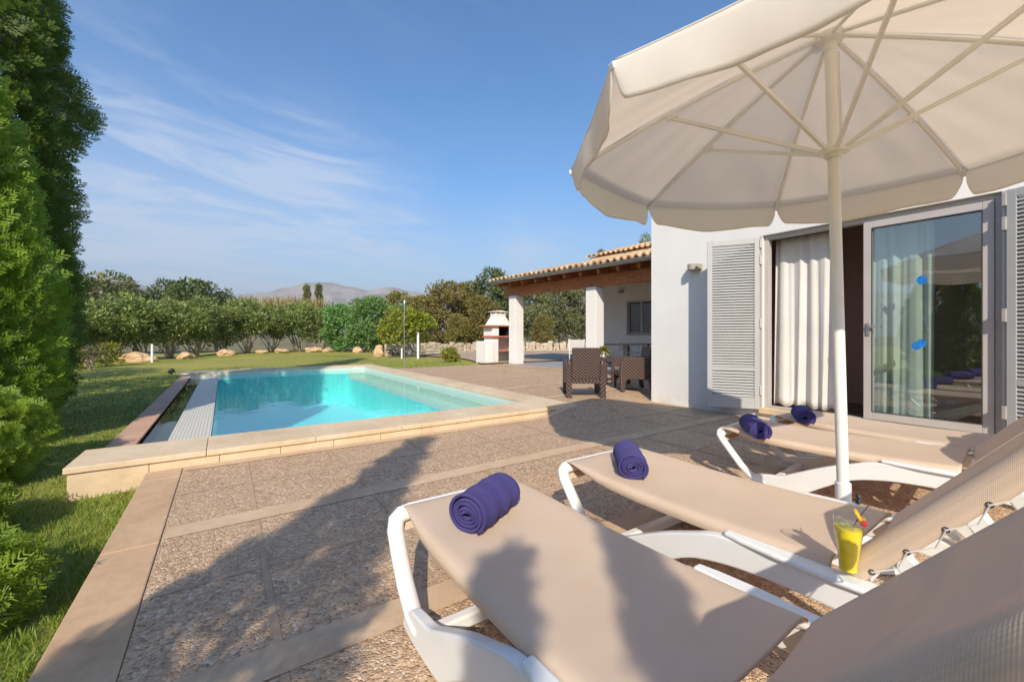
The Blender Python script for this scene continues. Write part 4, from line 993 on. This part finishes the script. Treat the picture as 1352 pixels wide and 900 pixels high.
# near thujas beside the terrace
def radA(z): return .80*min(1, .75 + z*.4)*max(.05, 1 - (z/4.6)**2.0)
def radB(z): return .95*min(1, .60 + z*.4)*max(.05, 1 - (z/9.2)**3)
put(conifer('thuja', 'bright green sunlit thuja filling the left edge, lower than the dark one', 4.4, radA, 4300, 11, M['thuja'], L=.27, w=.0095, nb=7), cw(-5.75, 4.25), -.05)
put(conifer('thuja', 'tall dark green thuja behind the bright one, with sky showing through gaps', 9.0, radB, 9500, 12, M['thujadark'], L=.27, w=.0105, nb=6), cw(-7.02, 5.40), -.05)
def low(H, Rb): return lambda z: Rb*(.75 + .5*z/H)*max(.1, 1 - (z/H)**3)
for i, (X, Y, H, Rb, lb) in enumerate(((-2.55, 1.50, .40, .56, 'low spreading thuja nearest the camera beside the kerb'), (-3.50, 2.25, .45, .52, 'low spreading thuja, middle one of three beside the kerb'), (-4.50, 3.25, .85, .60, 'low spreading thuja beside the pool corner, taller than its two neighbours'))):
    put(conifer('thuja', lb, H, low(H, Rb), 1500, 14+i, M['thuja'], L=.16, w=.0062, nb=7, zlo=-.1), cw(X, Y), -.02)
# row of thujas behind the terrace (they cast the shadows on the paving and show in the door glass)
def cone(H, Rb): return lambda z: max(.03, Rb*min(1, (H-z)/(H*.45))**1.1*(1 if z > .4 else .8))
for i, (tx, ty, H, Rb, lb) in enumerate(((-.78, 4.45, 4.2, .44, 'thuja in the row behind the loungers, casting the widest shadow on the paving'), (.13, 2.0, 3.1, .17, 'thuja in the row behind the loungers, with a forked tip'), (.58, 2.5, 3.4, .15, 'slim thuja in the row behind the loungers'))):
    X0, Y0 = tx - .06*H/.675, ty - H/.675
    put(conifer('thuja', lb, H, cone(H, Rb), 1700, 20+i, M['thujadark'], L=.20 if i == 0 else .13, w=.012 if i == 0 else .009, nb=5), cw(X0, Y0))
put(conifer('thuja', 'free standing thuja beyond the left edge that shows in the door glass', 2.9, cone(2.9, .55), 1500, 27, M['thujadark'], L=.2, w=.012, nb=5), cw(-4.75, -.5))
put(conifer('thuja', 'farther thuja beyond the left edge that shows in the door glass', 3.6, cone(3.6, .7), 1700, 28, M['thujadark'], L=.24, w=.014, nb=5), cw(-7.6, -1.2))
def proto_copy(o, xy, label, sc, rz, group=None):
    c = copy_tree(o); c['label'] = label; return put(c, xy, 0, rz, sc)
# oleander hedge
GH = 'oleander shrubs along the far lawn edge'
ol = [make_tree('oleander_shrub', 'x', 'shrub', 2.7, 1.05, M['oleander'], M['palebark'], 30+i, nclump=62, per=380, leaf=(.18,.052), stems=12, low=.75, base_w=.030, crad=(.14,.44)) for i in range(3)]
olb = [make_tree('oleander_shrub', 'x', 'shrub', 3.2, 1.25, M['oleander2'], M['palebark'], 40+i, nclump=80, per=480, leaf=(.19,.062), stems=6, low=.0, base_w=.024, crad=(.22,.40)) for i in range(2)]
ords = ['first', 'second', 'third', 'fourth', 'fifth', 'sixth', 'seventh', 'eighth', 'ninth', 'tenth', 'eleventh']
row = [(62,15.5,2.25),(112,17.0,2.4),(152,18,2.9),(188,19,2.5),(224,20,2.75),(258,21,2.95),(292,22.3,2.5),(326,23.6,3.0),(360,25,2.8),(394,26,3.05),(424,26.6,2.7)]
for i, (b, Y, h_) in enumerate(row):
    lb = f'dull green oleander shrub with bare pale stems, {ords[i]} in the hedge counted from the thujas'; o = ol[i % 3]
    if i < 3: o['label'] = lb; o['group'] = GH; put(o, at(b, Y), 0, i*1.3, (h_/2.7*1.05, h_/2.7))
    else: c = copy_tree(o); c['label'] = lb; put(c, at(b, Y), 0, i*2.1, (h_/2.7*(1+.04*(i % 4)), h_/2.7))
for i, (b, Y, h_, lb) in enumerate(((452,26.2,3.1,'bright green oleander next to the dull hedge shrubs'), (488,25.6,3.4,'tallest bright green oleander, rounded, between two other bright ones'), (520,27,3.1,'bright green oleander just behind the thin garden pole'))):
    o = olb[i] if i < 2 else copy_tree(olb[0]); o['label'] = lb; o['group'] = GH; put(o, at(b, Y), 0, i*2, (h_/3.2, h_/3.2))
# trees beyond the hedge
tp = {'olive': [make_tree('olive_tree', 'x', 'tree', 6.0, 2.4, M['olive'], M['bark'], 60+i, nclump=100, per=150, leaf=(.24,.11), low=.6, crad=(.11,.36)) for i in range(2)],
      'brush': [make_tree('brushwood_tree', 'x', 'tree', 5.6, 2.0, M['brush'], M['bark'], 70+i, nclump=105, per=190, leaf=(.24,.12), low=.1, crad=(.11,.36)) for i in range(3)],
      'pine': [make_tree('evergreen_tree', 'x', 'tree', 6.2, 1.9, M['pine'], M['bark'], 80+i, nclump=100, per=190, leaf=(.24,.11), low=.5, crad=(.10,.36)) for i in range(2)]}
H0 = {'olive': 6.0, 'brush': 5.6, 'pine': 6.2}; used = {k: 0 for k in tp}
far = [('pine',96,31,5.0,1.35,'low dark evergreen tree just right of the thujas behind the hedge'),('olive',142,31,6.3,1.1,'broad dark olive tree, tallest behind the left half of the hedge'),('olive',178,33,5.4,.9,'small olive tree squeezed against the tallest olive behind the hedge'),('pine',218,32,6.0,.95,'green evergreen tree with a pointed tuft behind the hedge'),('pine',262,31,5.9,1.25,'round dense evergreen tree with a smooth dome behind the hedge'),('olive',298,33,4.9,.8,'low olive tree at the foot of the round dense evergreen'),
       ('brush',528,38,5.7,.9,'tree with bare twigs rising above the bright oleanders'),('brush',562,35,4.6,.95,'low russet tree behind the small citrus tree'),('brush',590,34,5.7,1.0,'broad russet tree left of the barbecue'),('brush',618,36,5.9,.75,'narrow russet tree with a pointed top left of the barbecue'),('pine',648,35,6.9,.95,'tallest green tree beside the porch eave behind the barbecue'),('brush',636,31,4.2,.9,'low brown green tree directly behind the barbecue chimney'),('pine',672,33,5.6,1.0,'evergreen tree seen past the end porch column'),('olive',704,33,5.2,.85,'pale olive tree seen between the porch columns, nearer the barbecue'),('olive',738,34,5.6,.9,'pale olive tree seen between the porch columns, in the middle'),('olive',768,35,5.8,.9,'pale olive tree seen beside the middle porch column'),('brush',660,29,2.9,.8,'low russet bush behind the stone wall and barbecue'),('brush',718,30,2.7,.8,'low brown bush under the pale olive trees'),('brush',604,30,2.8,.85,'low russet bush behind the stone wall, left of the barbecue'),('brush',566,30.5,2.6,.8,'low russet bush behind the citrus tree'),
       ('pine',797,46,10.8,.55,'dark tree tip showing above the left end of the main roof'),('olive',852,40,10.6,.5,'yellow green tree tip showing above the main roof near the white corner')]
for i, (k_, b, Y, h_, wx, lb) in enumerate(far):
    j = used[k_]; o = tp[k_][j] if j < len(tp[k_]) else copy_tree(tp[k_][j % len(tp[k_])]); used[k_] += 1
    o['label'] = lb; o['group'] = 'trees beyond the garden'; q = h_/H0[k_]; put(o, at(b, Y), -.15, i*1.7, (q*wx if h_ < 9 else wx*1.3, q))
cy_ = [make_tree('slender_cypress', 'slender cypress far behind the hedge, left of a pair', 'tree', 9.0, 1.1, M['olive'], M['bark'], 90, nclump=60, per=170, leaf=(.4,.14), low=.6, shape='cone', base_w=.02, crad=(.3,.6))]
cy_.append(copy_tree(cy_[0])); cy_[1]['label'] = 'slender cypress far behind the hedge, right of a pair'
for o, b, h_ in ((cy_[0], 405, 8.3), (cy_[1], 421, 8.4)): put(o, at(b, 56), 0, b, (.6, h_/9)); o['group'] = 'cypress pair beyond the hedge'
# reeds
r_ = np.random.default_rng(5); n_ = 2600; a_ = r_.uniform(0, 6.28, n_); rr = np.sqrt(r_.uniform(0, 1, n_)); P = np.stack([np.cos(a_)*rr*4.2, np.sin(a_)*rr*1.2, r_.uniform(1.6, 4.0, n_)], 1); d_ = np.stack([r_.normal(size=n_)*.25, r_.normal(size=n_)*.25, np.ones(n_)], 1)
o = finish('reed_clump', np_mesh('reed_clump', leaves(P, d_, .9, .07, r_), 4), M['reed']); tag(o, 'straw coloured reed clump behind the hedge near the cypress pair', 'reeds'); put(o, at(368, 35), 0, -YAW)
# palm
pm = thing('palm_tree', 'small fan of palm fronds beside the cypress pair', 'palm'); V = []
for k_ in range(26):
    a = k_*2.4; el = r_.uniform(-.2, 1.2); dv = np.array([math.cos(a)*math.cos(el), math.sin(a)*math.cos(el), math.sin(el)])
    for s_ in np.linspace(.1, 1, 16):
        p = np.array([0,0,2.6]) + dv*s_*1.6 - np.array([0,0,.5*s_*s_]); sd = np.cross(dv, [0,0,1.]); V.append((p, dv*.6+sd)); V.append((p, dv*.6-sd))
finish('crown', np_mesh('crown', leaves(np.array([v[0] for v in V]), np.array([v[1] for v in V]), .5, .05, r_), 4), M['olive'], pm)
mb = MB(); limb(mb, (0,0,-.1), (0,0,2.6), .16, .12, r_, 6, .02); mb.build('trunk', M['bark'], pm, smooth=True); put(pm, at(437, 33), .2)
# citrus, small shrubs
put(make_tree('citrus_tree', 'small yellow green citrus tree on the lawn behind the thin garden pole', 'tree', 2.25, 1.15, M['yellowleaf'], M['bark'], 101, nclump=38, per=210, leaf=(.15,.085), low=.5, base_w=.03, crad=(.2,.42)), at(531, 19))
put(make_tree('sapling', 'young yellow green sapling tied to a white stake', 'tree', 2.0, .55, M['yellowleaf'], M['bark'], 102, nclump=22, per=700, leaf=(.13,.08), low=1.05, base_w=.02, crad=(.3,.5)), at(554, 18.6))
put(make_tree('golden_bush', 'small round golden bush at the lawn corner near the barbecue', 'shrub', .56, .34, M['yellowleaf'], M['bark'], 103, nclump=36, per=900, leaf=(.07,.04), low=.0, stems=4, base_w=.02, crad=(.25,.45)), at(595, 16.0))
put(make_tree('twiggy_shrub', 'twiggy grey purple shrub on the lawn in front of the pale boulder', 'shrub', .85, .5, M['purpleleaf'], M['bark'], 104, nclump=22, per=90, leaf=(.07,.035), low=.1, stems=8, base_w=.03, crad=(.2,.4)), at(122, 13.2))
put(make_tree('leafy_clump', 'yellow green leafy clump at the lawn edge beside the thujas', 'plant', .7, .55, M['yellowleaf'], M['bark'], 105, nclump=20, per=150, leaf=(.2,.05), low=.0, stems=4, base_w=.02, crad=(.3,.5)), at(88, 13.6))
put(make_tree('leafy_clump', 'yellow green leafy clump behind the twiggy shrub', 'plant', .75, .45, M['yellowleaf'], M['bark'], 106, nclump=16, per=150, leaf=(.2,.05), low=.0, stems=4, base_w=.02, crad=(.3,.5)), at(140, 15.0))
# boulders
for i, (b, Y, sx, sy, sz, lb) in enumerate(((112,16.3,1.0,.6,.42,'pale flaky boulder at the lawn edge near the thujas'),(180,17.6,1.25,.6,.42,'largest long ochre boulder under the hedge beside the white post'),(245,19.6,.75,.55,.40,'peaked ochre boulder under the hedge'),(298,21.0,.7,.5,.38,'rounded ochre boulder with a pale top under the hedge'),(345,23.6,.6,.4,.22,'flat red boulder half hidden under the hedge'),(372,24.3,.85,.5,.25,'wide flat ochre boulder under the hedge'),(414,25.2,.9,.5,.34,'broken ochre boulder at the start of the bright oleanders'),(432,25.3,.6,.45,.28,'small ochre boulder under the bright oleanders'),(472,24.6,.5,.4,.34,'ochre boulder under the tallest bright oleander'),(500,20.4,.45,.4,.55,'upright pale boulder at the end of the dry stone wall'))):
    bm = bmesh.new(); bmesh.ops.create_icosphere(bm, subdivisions=4, radius=.6); rk = np.random.default_rng(200+i); pls = [unit(rk.normal(size=3)) for _ in range(14)]; ds = rk.uniform(.36,.56,14)
    from mathutils import noise as mn
    for v in bm.verts:
        for pn, dd in zip(pls, ds):
            e = v.co.dot(Vector(pn)) - dd
            if e > 0: v.co -= Vector(pn)*e*.9
        v.co += v.co.normalized()*(mn.fractal(v.co*2.6 + Vector((i*7,0,0)), .8, 2, 6)*.11)
    me = bpy.data.meshes.new('boulder'); bm.to_mesh(me); bm.free(); o = finish('boulder', me, M['rock'], autos=35); o.scale = (sx, sy, sz*1.1)
    x, y = at(b, Y); o.location = (x, y, zl(x, y) + sz*.32); o.rotation_euler = (0, 0, -YAW + rk.uniform(-.3,.3)); tag(o, lb, 'boulder', 'boulders along the hedge')
# posts, pole, garden light
def post(name, label, cat, b, Y, h_, r0, mat, lean_=(0,0)):
    mb = MB(); mb.tube([(0,0,-.1),(lean_[0]*.5,lean_[1]*.5,h_*.5),(lean_[0],lean_[1],h_)], r0, 12); o = mb.build(name, mat, autos=40, bevel=.004); put(o, at(b, Y)); return tag(o, label, cat)
post('garden_post', 'short white post on the lawn edge in front of the largest ochre boulder', 'post', 201, 17.2, .75, .045, M['whiteplastic'])
post('plant_stake', 'white stake supporting the yellow green sapling', 'stake', 552, 18.3, 1.15, .055, M['whiteplastic'])
post('short_stake', 'short pale stake at the foot of the citrus tree', 'stake', 530.5, 18.4, .45, .04, M['whiteplastic'])
gp_ = thing('garden_pole', 'thin tall grey pole standing at the far pool corner', 'pole'); put(gp_, at(534, 12.55))
mb = MB(); mb.tube([(0,0,-.1),(-.012,0,1.5)], .0135, 12); mb.build('lower_tube', M['steel'], gp_, autos=40)
mb = MB(); mb.tube([(-.012,0,1.48),(.0,0,2.02)], .018, 12); mb.build('upper_tube', M['steel'], gp_, autos=40)
mb = MB(); mb.tube([(.0,0,2.0),(.005,0,2.09)], .024, 12); mb.build('cap', M['whiteplastic'], gp_, autos=40)
gl_ = thing('garden_spotlight', 'small black garden spotlight on the lawn by the far pool corner', 'light'); put(gl_, at(226, 11.9), 0, R(20))
mb = MB(); mb.tube([(0,0,-.05),(0,0,.10)], .012, 8); mb.build('spike', M['darkmetal'], gl_)
mb = MB(); mb.tube([(-.05,.0,.10),(.06,.02,.17)], [.055,.065], 16); mb.build('lamp_head', M['darkmetal'], gl_, autos=40, bevel=.004)
# dry stone wall
dw = thing('dry_stone_wall', 'low dry stone wall of pale rubble beyond the gravel yard', 'wall'); rk = random.Random(5); mb = MB()
def blockstone(mb, c, sx, sy, sz, a):
    Mx = Matrix.Translation(c) @ Matrix.Rotation(a, 4, 'Z'); v = []
    for (x, y, z) in ((-1,-1,-1),(1,-1,-1),(1,1,-1),(-1,1,-1),(-1,-1,1),(1,-1,1),(1,1,1),(-1,1,1)): v.append(Mx @ Vector((x*sx*rk.uniform(.32,.5), y*sy*rk.uniform(.36,.5), z*sz*rk.uniform(.34,.5))))
    mb.add(v, [(0,3,2,1),(4,5,6,7),(0,1,5,4),(1,2,6,5),(2,3,7,6),(3,0,4,7)])
pts = [at(512,20.6), at(560,23.2), at(612,25.6), at(660,27), at(720,27.6), at(790,28)]
for p, q in zip(pts[:-1], pts[1:]):
    p, q = Vector(p), Vector(q); L = (q-p).length; a = math.atan2((q-p).y, (q-p).x); s_ = 0
    while s_ < L:
        wd = rk.uniform(.18,.36); c = p.lerp(q, min(1, s_/L)); z0 = zl(c.x, c.y) - .05; z = z0
        while z < z0 + .52:
            hh = rk.uniform(.13,.22); blockstone(mb, (c.x + rk.uniform(-.03,.03), c.y + rk.uniform(-.03,.03), z + hh/2), wd*1.12, .34, hh*1.15, a + rk.uniform(-.08,.08)); z += hh
        s_ += wd
mb.build('stonework', M['drystone'], dw, bevel=.02)
# tall trees to the left of the terrace: they shade the lawn and the far coping
sh = make_tree('garden_tree', 'leafy tree standing on the lawn outside the left edge, shading the grass', 'tree', 6.4, 1.9, M['pine'], M['bark'], 120, nclump=60, per=80, leaf=(.22,.10), low=1.2); put(sh, cw(-9.4, 3.4))
s3 = copy_tree(sh); s3['label'] = 'second leafy tree outside the left edge, farther along the lawn'; put(s3, cw(-12.4, 4.9), 0, 4, (1.1, .95))
# grass blades
r_ = np.random.default_rng(9); n_ = 210000
dist = .9*np.exp(r_.uniform(0, math.log(17/.9), n_)); bea = r_.uniform(R(-64), R(30), n_); X = np.sin(bea)*dist; Y = np.cos(bea)*dist
x = CY*X + SY*Y; y = -SY*X + CY*Y
keep = ((x < -.53) & (y < 4.42) & (y > -2)) | ((x < -1.0) & (y >= 4.42) & (y < 14.7)) | ((y > 14.8) & (x < 4.5)) | ((x > 4.2) & (y > 12.36) & (x < 7.2))
x, y, dist = x[keep], y[keep], dist[keep]; zz = np.array([zl(a, b) for a, b in zip(x, y)])
tall = np.where((y < 4.45) & (x > -2.6), 1.25, .8); sc = np.clip(dist/2.6, 1, 5)
d_ = np.stack([r_.normal(size=len(x))*.45, r_.normal(size=len(x))*.45, np.ones(len(x))], 1)
me = np_mesh('grass', leaves(np.stack([x, y, zz-.004], 1), d_, .042*tall, .0042*sc, r_), 4); tag(finish('grass', me, M['blade']), kind='stuff')
# ------------------------------------------------------------------ mountains
t = NT('mountain_side'); co = t.coord((.004,.004,.004)); nn_ = t.noise(co, 2.2, 8, .65); c = t.ramp(nn_, [(.3, (.22,.2,.14)), (.5, (.44,.38,.31)), (.7, (.63,.55,.48))]); M['hill'] = t.done(t.pbr(c, .95, t.bump(t.noise(co, 9, 8, .7), .8, 40)))
prof = [(-400,400),(0,398),(60,392),(100,381),(140,377),(185,378),(215,385),(245,391),(290,393),(320,389),(350,387),(380,381),(405,376),(440,374),(462,378),(485,383),(515,380),(545,386),(575,392),(610,398),(680,402),(760,400),(1000,398),(1500,402)]
def elev(b):
    for (b0, v0), (b1, v1) in zip(prof[:-1], prof[1:]):
        if b0 <= b <= b1: q = (b-b0)/(b1-b0); q = q*q*(3-2*q); return 443 - (v0 + (v1-v0)*q)
    return 42
def ridge(name, a0, a1, na, D0, D1, fn):
    mb = MB(); nd = 22
    for i in range(na+1):
        a = a0 + (a1-a0)*i/na
        for j in range(nd+1):
            q = j/nd; D = D0 + (D1-D0)*q; X, Y = math.sin(a)*D, math.cos(a)*D
            pk = math.sin(math.pi*min(1, q/.62)/2)**1.3 if q < .62 else math.cos((q-.62)/.38*math.pi/2)
            h_ = fn(a)*pk; x_, y_ = cw(X, Y); nz = mn.fractal(Vector((x_*.0035, y_*.0035, 1)), .9, 2, 6)
            mb.v.append((x_, y_, h_*(1 + .10*nz*min(1, q*3)*(1-.5*pk)) - 3*(1-pk)))
    for i in range(na):
        for j in range(nd): k_ = i*(nd+1)+j; mb.f.append((k_, k_+1, k_+nd+2, k_+nd+1))
    return struct(mb.build(name, M['hill'], smooth=True))
DR = 2300
ridge('mountains', R(-58), R(42), 260, 1500, DR+490, lambda a: elev(676 + 551*math.tan(a))/551*DR*math.cos(a) + 1.1)
ridge('hills', R(42), R(302), 160, 1500, DR+490, lambda a: (38 + 10*math.sin(3*a) + 6*math.sin(7*a+1))/551*DR)

# ------------------------------------------------------------------ air
t = NT('air'); v = t.new('ShaderNodeVolumePrincipled'); v.inputs['Color'].default_value = (.80,.86,1,1); v.inputs['Density'].default_value = .00030; v.inputs['Anisotropy'].default_value = .2
t.t.links.new(v.outputs[0], t.out.inputs['Volume'])
mb = MB(); mb.box(-6100, 6100, -6100, 6100, -8, 330); o = mb.build('haze', t.m); tag(o, kind='stuff')
